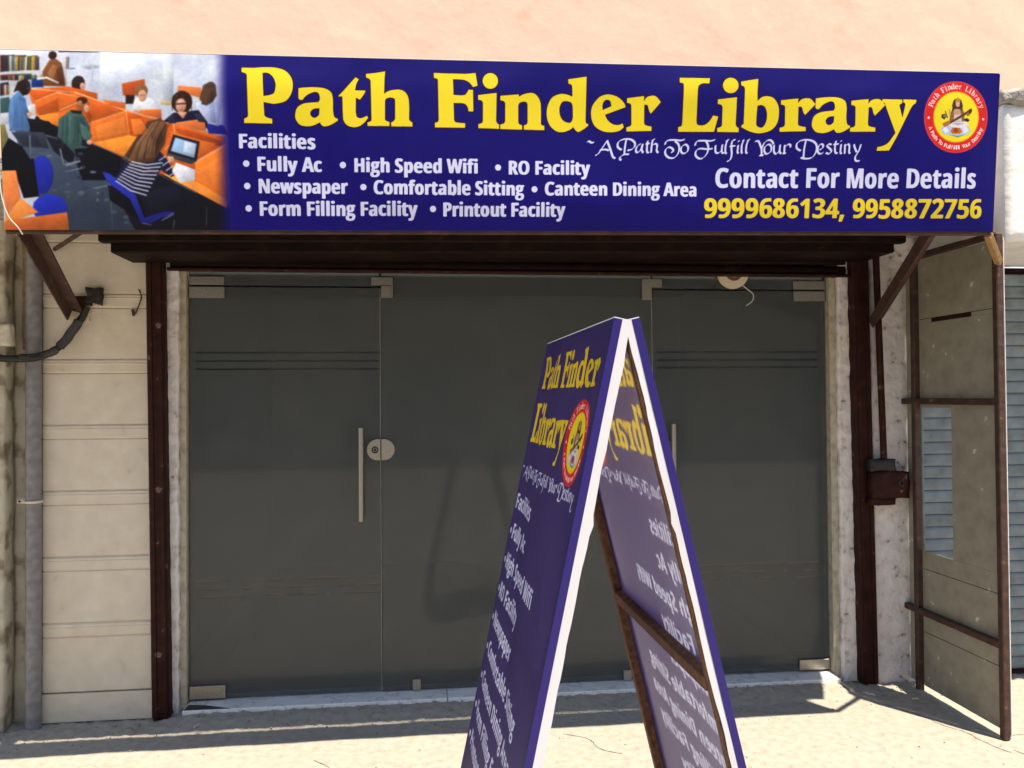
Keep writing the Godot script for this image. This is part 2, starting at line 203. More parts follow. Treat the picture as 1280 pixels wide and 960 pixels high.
	[44, 54, 72, [221, 590, 218, 592, 210, 593, 203, 592, 200, 590, 203, 587, 210, 586, 218, 587]],
	[44, 54, 72, [309, 459, 306, 464, 298, 466, 290, 464, 287, 459, 291, 454, 298, 451, 306, 454]],
	[44, 54, 72, [375, 652, 373, 655, 367, 656, 361, 655, 359, 652, 361, 650, 367, 648, 373, 649]],
	[50, 60, 78, [318, 541, 314, 544, 304, 546, 294, 544, 290, 541, 295, 537, 304, 535, 314, 537]],
	[72, 84, 102, [215, 630, 213, 635, 208, 637, 204, 635, 202, 630, 204, 625, 209, 623, 213, 625]],
	[72, 84, 102, [250, 526, 248, 530, 243, 532, 237, 531, 235, 526, 238, 522, 243, 520, 248, 521]],
	[86, 98, 116, [303, 558, 299, 561, 289, 563, 280, 561, 276, 558, 280, 555, 289, 553, 299, 555]],
	[50, 60, 78, [288, 425, 286, 430, 282, 433, 278, 430, 276, 425, 278, 420, 282, 418, 287, 420]],
	[44, 54, 72, [373, 562, 371, 567, 367, 569, 362, 567, 361, 562, 363, 557, 367, 555, 371, 557]],
	[72, 84, 102, [460, 654, 457, 659, 450, 661, 442, 659, 439, 654, 442, 650, 450, 648, 457, 650]],
	[50, 60, 78, [348, 578, 345, 583, 336, 585, 328, 583, 324, 578, 328, 574, 336, 572, 345, 574]],
	[86, 98, 116, [356, 560, 354, 563, 351, 565, 347, 563, 346, 560, 347, 557, 351, 556, 354, 557]],
	[72, 84, 102, [342, 540, 341, 543, 336, 545, 332, 543, 330, 541, 332, 538, 336, 536, 341, 537]],
	[52, 36, 28, [553, 283, 490, 360, 455, 436, 458, 436, 493, 360, 556, 283]],
	[150, 112, 78, [557, 282, 500, 358, 463, 434, 466, 434, 503, 358, 560, 282]],
	[150, 112, 78, [561, 280, 508, 357, 470, 433, 473, 433, 511, 357, 564, 280]],
	[150, 112, 78, [564, 278, 504, 355, 478, 432, 481, 432, 507, 355, 567, 278]],
	[128, 92, 64, [568, 277, 515, 354, 485, 430, 488, 430, 518, 354, 571, 277]],
	[66, 44, 32, [572, 275, 517, 352, 493, 429, 496, 429, 520, 352, 575, 275]],
	[150, 112, 78, [575, 273, 521, 351, 501, 427, 503, 427, 524, 350, 578, 273]],
	[150, 112, 78, [579, 272, 532, 349, 508, 426, 511, 426, 535, 349, 582, 272]],
	[128, 92, 64, [583, 272, 531, 348, 516, 424, 518, 424, 534, 348, 586, 272]],
	[66, 44, 32, [586, 273, 540, 348, 523, 423, 526, 423, 543, 348, 589, 273]],
	[150, 112, 78, [590, 275, 545, 348, 531, 422, 534, 422, 548, 348, 593, 275]],
	[150, 112, 78, [594, 276, 557, 348, 538, 420, 541, 420, 560, 348, 596, 276]],
	[128, 92, 64, [597, 278, 559, 348, 546, 419, 549, 419, 561, 348, 600, 278]],
	[128, 92, 64, [601, 279, 567, 348, 553, 417, 556, 417, 570, 348, 604, 279]],
	[128, 92, 64, [604, 281, 566, 349, 561, 416, 564, 416, 568, 349, 607, 281]],
	[52, 36, 28, [608, 282, 577, 349, 569, 415, 571, 414, 580, 349, 611, 282]],
	[110, 78, 56, [757, 131, 753, 161, 743, 192, 745, 192, 756, 161, 760, 131]],
	[110, 78, 56, [764, 130, 761, 160, 751, 190, 754, 190, 764, 160, 767, 130]],
	[110, 78, 56, [772, 130, 769, 159, 760, 188, 763, 188, 772, 159, 775, 130]],
	[56, 38, 30, [779, 130, 777, 158, 769, 186, 772, 186, 780, 158, 782, 130]],
	[110, 78, 56, [786, 130, 785, 157, 778, 184, 781, 184, 788, 157, 789, 130]],
	[56, 38, 30, [793, 130, 793, 156, 786, 182, 789, 182, 796, 156, 796, 130]],
	[36, 22, 18, [641, 168, 634, 200, 634, 232, 637, 232, 637, 200, 644, 168]],
	[84, 56, 44, [652, 167, 647, 200, 648, 232, 651, 232, 649, 200, 655, 167]],
	[36, 22, 18, [664, 167, 659, 200, 662, 232, 665, 232, 662, 199, 667, 167]],
	[84, 56, 44, [675, 167, 681, 199, 677, 232, 680, 231, 684, 199, 678, 167]],
	[36, 22, 18, [686, 167, 694, 199, 691, 231, 694, 231, 696, 199, 689, 167]],
	[36, 22, 18, [698, 167, 706, 199, 706, 231, 708, 231, 709, 199, 701, 166]],
	[120, 156, 206, [48, 186, 46, 246, 39, 306, 42, 306, 48, 246, 50, 186]],
	[64, 96, 146, [56, 187, 56, 246, 49, 306, 51, 306, 59, 246, 58, 187]],
	[64, 96, 146, [64, 188, 61, 247, 58, 306, 61, 306, 64, 247, 67, 188]],
	[64, 96, 146, [72, 189, 68, 247, 67, 306, 70, 306, 70, 247, 75, 189]],
	[64, 96, 146, [80, 189, 79, 247, 77, 306, 80, 306, 82, 247, 83, 189]],
	[64, 96, 146, [88, 190, 84, 248, 86, 305, 89, 305, 87, 248, 91, 190]],
	[64, 96, 146, [96, 191, 98, 248, 96, 305, 98, 305, 101, 248, 99, 191]],
	[42, 66, 64, [234, 259, 228, 321, 225, 383, 229, 383, 232, 321, 237, 259]],
	[42, 66, 64, [246, 259, 244, 318, 239, 377, 243, 377, 248, 318, 250, 259]],
	[80, 112, 106, [258, 259, 256, 315, 253, 372, 257, 371, 259, 315, 262, 258]],
	[42, 66, 64, [271, 258, 276, 312, 267, 366, 271, 366, 279, 312, 274, 258]],
	[42, 66, 64, [283, 258, 283, 309, 281, 360, 285, 360, 287, 309, 287, 258]],
	[42, 66, 64, [295, 258, 301, 306, 295, 354, 299, 354, 305, 306, 299, 258]],
	[42, 66, 64, [307, 258, 308, 303, 309, 348, 313, 348, 312, 303, 311, 258]],
	[244, 178, 122, [107, 152, 278, 164, 278, 168, 107, 156]],
	[244, 178, 122, [135, 200, 216, 165, 216, 169, 135, 204]],
	[244, 178, 122, [216, 165, 293, 181, 292, 185, 216, 169]],
	[244, 178, 122, [221, 236, 297, 199, 297, 203, 221, 240]],
	[244, 178, 122, [335, 279, 461, 233, 461, 237, 334, 283]],
	[244, 178, 122, [461, 233, 470, 329, 472, 329, 464, 233]],
	[244, 178, 122, [638, 280, 645, 382, 648, 382, 641, 280]],
	[244, 178, 122, [602, 384, 646, 342, 646, 346, 602, 388]],
	[244, 178, 122, [489, 227, 593, 223, 593, 227, 489, 231]],
	[244, 178, 122, [638, 280, 754, 262, 754, 266, 638, 284]],
	[110, 116, 130, [167, 334, 212, 348, 214, 352, 169, 338]],
	[110, 116, 130, [233, 476, 296, 460, 298, 464, 234, 480]],
	[110, 116, 130, [340, 540, 396, 524, 398, 528, 342, 544]],
	[110, 116, 130, [379, 484, 387, 519, 389, 523, 381, 488]],
	[110, 116, 130, [581, 664, 629, 638, 631, 642, 583, 668]],
	[110, 116, 130, [505, 674, 542, 682, 544, 686, 506, 678]],
	[110, 116, 130, [754, 612, 748, 683, 750, 687, 755, 616]],
	[110, 116, 130, [628, 663, 622, 699, 623, 703, 630, 667]],
	[110, 116, 130, [396, 544, 397, 700, 398, 704, 398, 548]],
	[110, 116, 130, [336, 364, 451, 414, 453, 418, 338, 368]],
	[110, 116, 130, [451, 414, 632, 512, 634, 516, 453, 418]],
	[110, 116, 130, [632, 512, 717, 557, 718, 561, 634, 516]],
	[206, 152, 126, [688, 209, 686, 222, 680, 231, 672, 237, 663, 237, 655, 232, 650, 222, 649, 210, 651, 198, 657, 188, 665, 183, 673, 183, 681, 188, 687, 197]],
	[224, 178, 152, [676, 206, 675, 213, 671, 218, 667, 221, 662, 221, 657, 218, 654, 213, 653, 206, 655, 199, 658, 194, 663, 190, 668, 190, 672, 193, 675, 199]],
	[70, 46, 40, [650, 202, 689, 199, 689, 205, 649, 208]],
	[150, 80, 74, [660, 227, 677, 226, 675, 231, 662, 231]],
	[206, 152, 126, [653, 237, 691, 236, 675, 263]],
	[224, 118, 58, [638, 282, 754, 264, 761, 310, 704, 301]],
	[214, 160, 130, [541, 173, 539, 183, 534, 191, 528, 196, 520, 196, 514, 192, 510, 183, 509, 173, 511, 163, 515, 155, 522, 150, 529, 150, 535, 154, 539, 162]],
	[150, 100, 80, [515, 169, 536, 169, 536, 173, 515, 173]],
	[176, 188, 222, [731, 206, 792, 176, 820, 209, 809, 291, 769, 280]],
	[140, 152, 200, [773, 200, 792, 190, 798, 279, 777, 275]],
	[78, 54, 42, [802, 140, 799, 151, 794, 161, 786, 166, 777, 166, 769, 161, 764, 152, 762, 140, 764, 129, 770, 119, 778, 114, 787, 114, 795, 119, 800, 128]],
	[86, 60, 46, [763, 142, 801, 136, 804, 169, 788, 195, 765, 210, 744, 204, 753, 170]],
	[64, 44, 36, [781, 152, 795, 148, 792, 185, 775, 200]],
	[74, 110, 164, [80, 201, 98, 209, 114, 253, 103, 265, 78, 238]],
	[214, 160, 130, [101, 249, 120, 243, 123, 257, 106, 265]],
	[70, 104, 98, [294, 287, 316, 299, 336, 334, 320, 364, 297, 335]],
	[214, 160, 130, [336, 360, 334, 364, 332, 367, 327, 369, 323, 369, 319, 367, 316, 364, 315, 360, 316, 356, 319, 353, 323, 351, 328, 351, 332, 353, 335, 356]],
	[62, 36, 26, [325, 196, 323, 202, 317, 207, 309, 210, 300, 210, 292, 208, 286, 203, 285, 197, 287, 191, 293, 186, 301, 184, 310, 183, 318, 186, 323, 191]],
	[190, 122, 78, [305, 207, 305, 211, 302, 214, 299, 216, 295, 216, 292, 215, 290, 211, 289, 207, 290, 203, 292, 199, 296, 197, 299, 197, 303, 199, 305, 202]],
	[26, 28, 44, [508, 575, 584, 535, 641, 524, 665, 582, 553, 635]],
	[54, 64, 170, [501, 668, 581, 641, 629, 633, 629, 641, 543, 668]],
	[232, 236, 244, [500, 195, 518, 224, 510, 236, 493, 225]],
	[46, 44, 70, [618, 260, 639, 244, 648, 282, 621, 282]],
	[46, 44, 70, [715, 243, 743, 242, 763, 278, 733, 274]],
	[120, 126, 138, [216, 387, 221, 387, 233, 454, 228, 454]],
	[44, 50, 64, [53, 330, 135, 334, 152, 378, 84, 374]],
	[96, 104, 120, [107, 335, 113, 334, 113, 428, 108, 428]],
	[44, 46, 54, [106, 131, 117, 124, 121, 154, 112, 173]],
	[200, 206, 216, [143, 112, 180, 106, 225, 128, 221, 134, 178, 113, 145, 120]],
	[30, 32, 40, [637, 325, 735, 353, 722, 431, 612, 400]],
	[150, 186, 222, [644, 338, 724, 361, 713, 418, 626, 391]],
	[200, 220, 240, [679, 351, 719, 364, 713, 406, 673, 393]],
	[60, 62, 72, [611, 400, 722, 431, 700, 443, 606, 414]],
	[226, 230, 240, [644, 437, 715, 465, 714, 507, 657, 518, 628, 472]],
	[214, 158, 128, [611, 412, 635, 414, 640, 437, 617, 437]],
	[16, 16, 24, [387, 526, 507, 583, 526, 666, 491, 656, 394, 590]],
	[36, 46, 150, [368, 475, 398, 484, 489, 565, 517, 656, 591, 631, 631, 631, 542, 676, 503, 676, 468, 584, 386, 516]],
	[18, 18, 22, [23, 339, 80, 379, 114, 440, 128, 576, 78, 582, 49, 480, -8, 480, -2, 347]],
	[36, 46, 162, [192, 490, 186, 523, 174, 549, 156, 564, 137, 564, 121, 550, 110, 524, 107, 491, 112, 458, 125, 432, 143, 418, 161, 417, 178, 432, 189, 458]],
	[18, 18, 22, [86, 428, 122, 428, 135, 576, 89, 576]],
	[36, 52, 178, [237, 621, 230, 645, 211, 665, 185, 676, 156, 676, 130, 665, 113, 646, 108, 622, 115, 598, 134, 578, 160, 567, 189, 567, 214, 578, 231, 597]],
	[232, 132, 72, [-4, 472, 53, 472, 67, 578, 7, 670]],
	[246, 150, 72, [2, 660, 67, 580, 129, 636, 7, 680]],
	[214, 110, 52, [1, 670, 233, 635, 234, 710, 0, 711]],
	[120, 115, 70, [0, 292, 18, 292, 30, 345, 5, 390, -5, 429]]]
const STRIPES := [[416, 508, 473, 547, 530, 565, 530, 570, 472, 552, 416, 513], [423, 498, 480, 534, 538, 549, 538, 554, 480, 539, 423, 503], [431, 489, 488, 521, 546, 533, 546, 538, 488, 526, 431, 494], [438, 479, 496, 508, 554, 517, 554, 522, 496, 513, 438, 484], [446, 470, 504, 495, 562, 501, 562, 506, 504, 500, 446, 475], [453, 460, 511, 482, 570, 485, 570, 490, 511, 487, 453, 465], [461, 451, 519, 470, 578, 468, 578, 473, 519, 475, 461, 456], [468, 441, 527, 457, 586, 452, 586, 457, 527, 462, 468, 446], [476, 432, 535, 444, 594, 436, 594, 441, 535, 449, 476, 437], [580, 428, 608, 408, 608, 413, 579, 433], [592, 448, 621, 428, 621, 433, 592, 453], [605, 468, 634, 448, 634, 453, 605, 473], [618, 488, 647, 468, 646, 473, 618, 493]]
const FADE := [392, 427]

var M := {}
var taken := {}
var glob := {}
var rng := RandomNumberGenerator.new()
var fn := FastNoiseLite.new()

# ---------------------------------------------------------------- scene tree helpers
func numbered(called: String) -> String:
	var n: int = taken.get(called, 0)
	taken[called] = n + 1
	return called if n == 0 else "%s_%03d" % [called, n]

func thing(called: String, label: String, category: String, at := Vector3.ZERO, group := "") -> Node3D:
	var o := Node3D.new()
	o.name = numbered(called)
	add_child(o)
	o.position = at
	glob[o] = Transform3D(Basis(), at)
	o.set_meta("label", label)
	o.set_meta("category", category)
	if group:
		o.set_meta("group", group)
	return o

func part(parent: Node3D, called: String, mesh: Mesh, m: Material, at := Vector3.ZERO, basis := Basis()) -> MeshInstance3D:
	var o := MeshInstance3D.new()
	o.name = called
	o.mesh = mesh
	o.material_override = m
	parent.add_child(o, true)
	var g := Transform3D(basis, at)
	o.transform = glob[parent].affine_inverse() * g
	glob[o] = g
	return o

func struct(called: String, mesh: Mesh, m: Material, at := Vector3.ZERO) -> MeshInstance3D:
	var o := MeshInstance3D.new()
	o.name = numbered(called)
	o.mesh = mesh
	o.material_override = m
	add_child(o)
	o.position = at
	glob[o] = Transform3D(Basis(), at)
	o.set_meta("kind", "structure")
	return o

# ---------------------------------------------------------------- mesh helpers
func start() -> SurfaceTool:
	var st := SurfaceTool.new()
	st.begin(Mesh.PRIMITIVE_TRIANGLES)
	return st

func tri(st: SurfaceTool, a: Vector3, b: Vector3, c: Vector3, away = null) -> void:
	# clockwise seen from outside; with «away» the winding is turned to face away from that point
	if away != null and (c - a).cross(b - a).dot((a + b + c) / 3.0 - away) < 0.0:
		var t := b
		b = c
		c = t
	st.add_vertex(a)
	st.add_vertex(b)
	st.add_vertex(c)

func quad(st: SurfaceTool, a: Vector3, b: Vector3, c: Vector3, d: Vector3, away = null) -> void:
	tri(st, a, b, c, away)
	tri(st, a, c, d, away)

func done(st: SurfaceTool, tangents := false) -> ArrayMesh:
	st.generate_normals()
	if tangents:
		st.generate_tangents()
	return st.commit()

func add_box(st: SurfaceTool, s: Vector3, bev: float, x := Transform3D()) -> void:
	st.set_smooth_group(-1)
	var h := s * 0.5
	var b := minf(bev, minf(h.x, minf(h.y, h.z)) * 0.9)
	var o := x.origin
	var p := func(sx: int, sy: int, sz: int, ax: int) -> Vector3:
		var v := Vector3(h.x * sx, h.y * sy, h.z * sz)
		if ax != 0: v.x -= b * sx
		if ax != 1: v.y -= b * sy
		if ax != 2: v.z -= b * sz
		return x * v
	for s1 in [-1, 1]:
		quad(st, p.call(s1, -1, -1, 0), p.call(s1, 1, -1, 0), p.call(s1, 1, 1, 0), p.call(s1, -1, 1, 0), o)
		quad(st, p.call(-1, s1, -1, 1), p.call(1, s1, -1, 1), p.call(1, s1, 1, 1), p.call(-1, s1, 1, 1), o)
		quad(st, p.call(-1, -1, s1, 2), p.call(1, -1, s1, 2), p.call(1, 1, s1, 2), p.call(-1, 1, s1, 2), o)
		for s2 in [-1, 1]:
			quad(st, p.call(s1, s2, -1, 0), p.call(s1, s2, 1, 0), p.call(s1, s2, 1, 1), p.call(s1, s2, -1, 1), o)
			quad(st, p.call(s1, -1, s2, 0), p.call(s1, 1, s2, 0), p.call(s1, 1, s2, 2), p.call(s1, -1, s2, 2), o)
			quad(st, p.call(-1, s1, s2, 1), p.call(1, s1, s2, 1), p.call(1, s1, s2, 2), p.call(-1, s1, s2, 2), o)
			for s3 in [-1, 1]:
				tri(st, p.call(s1, s2, s3, 0), p.call(s1, s2, s3, 1), p.call(s1, s2, s3, 2), o)

func box(s: Vector3, bev := 0.003) -> ArrayMesh:
	var st := start()
	add_box(st, s, bev)
	return done(st)

func span(x0: float, x1: float, y0: float, y1: float, z0: float, z1: float) -> Array:
	return [Vector3(x1 - x0, y1 - y0, z1 - z0), Vector3((x0 + x1) / 2, (y0 + y1) / 2, (z0 + z1) / 2)]

func slab(parent: Node3D, called: String, m: Material, x0: float, x1: float, y0: float, y1: float, z0: float, z1: float, bev := 0.003) -> MeshInstance3D:
	var a := span(x0, x1, y0, y1, z0, z1)
	return part(parent, called, box(a[0], bev), m, a[1])

func rough_box(s: Vector3, cell: float, amp: float, sd: int, freq := 9.0, at := Vector3.ZERO) -> ArrayMesh:
	# a box whose faces are finely divided and uneven, edges worn
	fn.seed = sd
	fn.frequency = freq
	fn.fractal_octaves = 4
	var st := start()
	st.set_smooth_group(0)
	var h := s * 0.5
	for ax in 3:
		var u := (ax + 1) % 3
		var w := (ax + 2) % 3
		var nu := maxi(1, int(ceil(s[u] / cell)))
		var nw := maxi(1, int(ceil(s[w] / cell)))
		for sg in [-1.0, 1.0]:
			var g := []
			for i in nu + 1:
				var row := PackedVector3Array()
				for j in nw + 1:
					var v := Vector3.ZERO
					v[ax] = h[ax] * sg
					v[u] = lerpf(-h[u], h[u], float(i) / nu)
					v[w] = lerpf(-h[w], h[w], float(j) / nw)
					var q := v + at
					v += Vector3(fn.get_noise_3d(q.x, q.y, q.z), fn.get_noise_3d(q.x + 37.0, q.y, q.z), fn.get_noise_3d(q.x, q.y + 51.0, q.z)) * amp
					row.append(v)
				g.append(row)
			for i in nu:
				for j in nw:
					if sg > 0:
						quad(st, g[i][j], g[i][j + 1], g[i + 1][j + 1], g[i + 1][j])
					else:
						quad(st, g[i][j], g[i + 1][j], g[i + 1][j + 1], g[i][j + 1])
	return done(st)

func rough(parent: Node3D, called: String, m: Material, x0: float, x1: float, y0: float, y1: float, z0: float, z1: float, cell: float, amp: float, sd: int, freq := 9.0) -> MeshInstance3D:
	var a := span(x0, x1, y0, y1, z0, z1)
	return part(parent, called, rough_box(a[0], cell, amp, sd, freq, a[1]), m, a[1])

func smooth_path(p: Array, steps := 6) -> PackedVector3Array:
	var out := PackedVector3Array()
	for i in p.size() - 1:
		var a: Vector3 = p[maxi(i - 1, 0)]
		var b: Vector3 = p[i]
		var c: Vector3 = p[i + 1]
		var d: Vector3 = p[mini(i + 2, p.size() - 1)]
		for k in steps:
			out.append(b.cubic_interpolate(c, a, d, float(k) / steps))
	out.append(p[p.size() - 1])
	return out

func add_tube(st: SurfaceTool, path: PackedVector3Array, r: float, sides := 10, lump := 0.0) -> void:
	st.set_smooth_group(0)
	var rings := []
	var up := Vector3.UP
	for i in path.size():
		var d := (path[mini(i + 1, path.size() - 1)] - path[maxi(i - 1, 0)]).normalized()
		if absf(d.dot(up)) > 0.95:
			up = Vector3.RIGHT if absf(d.x) < 0.9 else Vector3.BACK
		var n := (up - d * up.dot(d)).normalized()
		up = n
		var b := d.cross(n)
		var ring := PackedVector3Array()
		for k in sides:
			var a := TAU * k / sides
			var rr := r * (1.0 + lump * sin(i * 1.7 + k * 2.3))
			ring.append(path[i] + (n * cos(a) + b * sin(a)) * rr)
		rings.append(ring)
	for i in path.size() - 1:
		for k in sides:
			var k2 := (k + 1) % sides
			quad(st, rings[i][k], rings[i + 1][k], rings[i + 1][k2], rings[i][k2], (path[i] + path[i + 1]) / 2)
	st.set_smooth_group(1)
	for e in [0, path.size() - 1]:
		var inner: Vector3 = path[1] if e == 0 else path[path.size() - 2]
		for k in range(1, sides - 1):
			tri(st, rings[e][0], rings[e][k], rings[e][k + 1], inner)

func tube(path: Array, r: float, sides := 10, steps := 0, lump := 0.0) -> ArrayMesh:
	var st := start()
	add_tube(st, smooth_path(path, steps) if steps > 0 else PackedVector3Array(path), r, sides, lump)
	return done(st)

func bar(parent: Node3D, called: String, m: Material, a: Vector3, b: Vector3, w: float, t: float, up := Vector3.BACK) -> MeshInstance3D:
	# a rectangular bar from a to b; w across, t along «up»
	var y := (b - a).normalized()
	var z := (up - y * up.dot(y)).normalized()
	var x := y.cross(z)
	return part(parent, called, box(Vector3(w, a.distance_to(b), t), minf(w, t) * 0.12), m, (a + b) / 2, Basis(x, y, z))

func prism(poly: PackedVector2Array, depth: float) -> ArrayMesh:
	var st := start()
	st.set_smooth_group(-1)
	var idx := Geometry2D.triangulate_polygon(poly)
	var z := depth / 2
	for i in range(0, idx.size(), 3):
		for s in [-1.0, 1.0]:
			var q: Array = []
			for k in 3:
				q.append(Vector3(poly[idx[i + k]].x, poly[idx[i + k]].y, z * s))
			tri(st, q[0], q[1], q[2], (q[0] + q[1] + q[2]) / 3.0 - Vector3(0, 0, s))
	var cw := Geometry2D.is_polygon_clockwise(poly)
	for i in poly.size():
		var a := poly[i]
		var b := poly[(i + 1) % poly.size()]
		var n := Vector3((b - a).y, -(b - a).x, 0) * (-1.0 if cw else 1.0)
		var mid := Vector3((a.x + b.x) / 2, (a.y + b.y) / 2, 0)
		quad(st, Vector3(a.x, a.y, -z), Vector3(b.x, b.y, -z), Vector3(b.x, b.y, z), Vector3(a.x, a.y, z), mid - n)
	return done(st)

func disc_poly(rx: float, ry: float, n := 28) -> PackedVector2Array:
	var p := PackedVector2Array()
	for k in n:
		p.append(Vector2(cos(TAU * k / n) * rx, sin(TAU * k / n) * ry))
	return p

func blob_poly(r: float, sd: int, n := 16, stretch := 1.0) -> PackedVector2Array:
	rng.seed = sd
	var p := PackedVector2Array()
	for k in n:
		var a := TAU * k / n
		var rr := r * rng.randf_range(0.55, 1.1)
		p.append(Vector2(cos(a) * rr * stretch, sin(a) * rr))
	return p

func sheet(corners: Array, nu: int, nv: int, bump: Callable) -> ArrayMesh:
	# corners: top left, top right, bottom right, bottom left seen from the printed side
	var st := start()
	st.set_smooth_group(0)
	for j in nv:
		for i in nu:
			var q := []
			for k in [[0, 0], [1, 0], [1, 1], [0, 0], [1, 1], [0, 1]]:
				var u := float(i + k[0]) / nu
				var v := float(j + k[1]) / nv
				var top: Vector3 = corners[0].lerp(corners[1], u)
				var bot: Vector3 = corners[3].lerp(corners[2], u)
				st.set_uv(Vector2(u, v))
				st.add_vertex(top.lerp(bot, v) + bump.call(u, v))
	return done(st)

# ---------------------------------------------------------------- materials
func srgb(c: Color) -> Color:
	return c.linear_to_srgb()

func lin(r: float, g: float, b: float) -> Color:
	return Color(r, g, b)

func noise_tex(sd: int, freq: float, stops: Array, size := 512, octaves := 5, kind := FastNoiseLite.TYPE_SIMPLEX_SMOOTH) -> NoiseTexture2D:
	var n := FastNoiseLite.new()
	n.seed = sd
	n.frequency = freq
	n.noise_type = kind
	n.fractal_octaves = octaves
	var g := Gradient.new()
	var off := PackedFloat32Array()
	var col := PackedColorArray()
	for s in stops:
		off.append(s[0])
		col.append(srgb(s[1]))
	g.offsets = off
	g.colors = col
	var t := NoiseTexture2D.new()
	t.width = size
	t.height = size
	t.seamless = true
	t.noise = n
	t.color_ramp = g
	return t

func bump_tex(sd: int, freq: float, strength: float, octaves := 5) -> NoiseTexture2D:
	var n := FastNoiseLite.new()
	n.seed = sd
	n.frequency = freq
	n.fractal_octaves = octaves
	var t := NoiseTexture2D.new()
	t.width = 512
	t.height = 512
	t.seamless = true
	t.noise = n
	t.as_normal_map = true
	t.bump_strength = strength
	return t

func plain(c: Color, rough_: float, metal := 0.0) -> StandardMaterial3D:
	var m := StandardMaterial3D.new()
	m.albedo_color = srgb(c)
	m.roughness = rough_
	m.metallic = metal
	return m

func grained(t: Texture2D, rough_: float, scale: float, n: Texture2D = null, ns := 1.0, metal := 0.0) -> StandardMaterial3D:
	var m := StandardMaterial3D.new()
	m.albedo_texture = t
	m.roughness = rough_
	m.metallic = metal
	m.uv1_triplanar = true
	m.uv1_world_triplanar = true
	m.uv1_scale = Vector3.ONE * scale
	if n:
		m.normal_enabled = true
		m.normal_texture = n
		m.normal_scale = ns
	return m

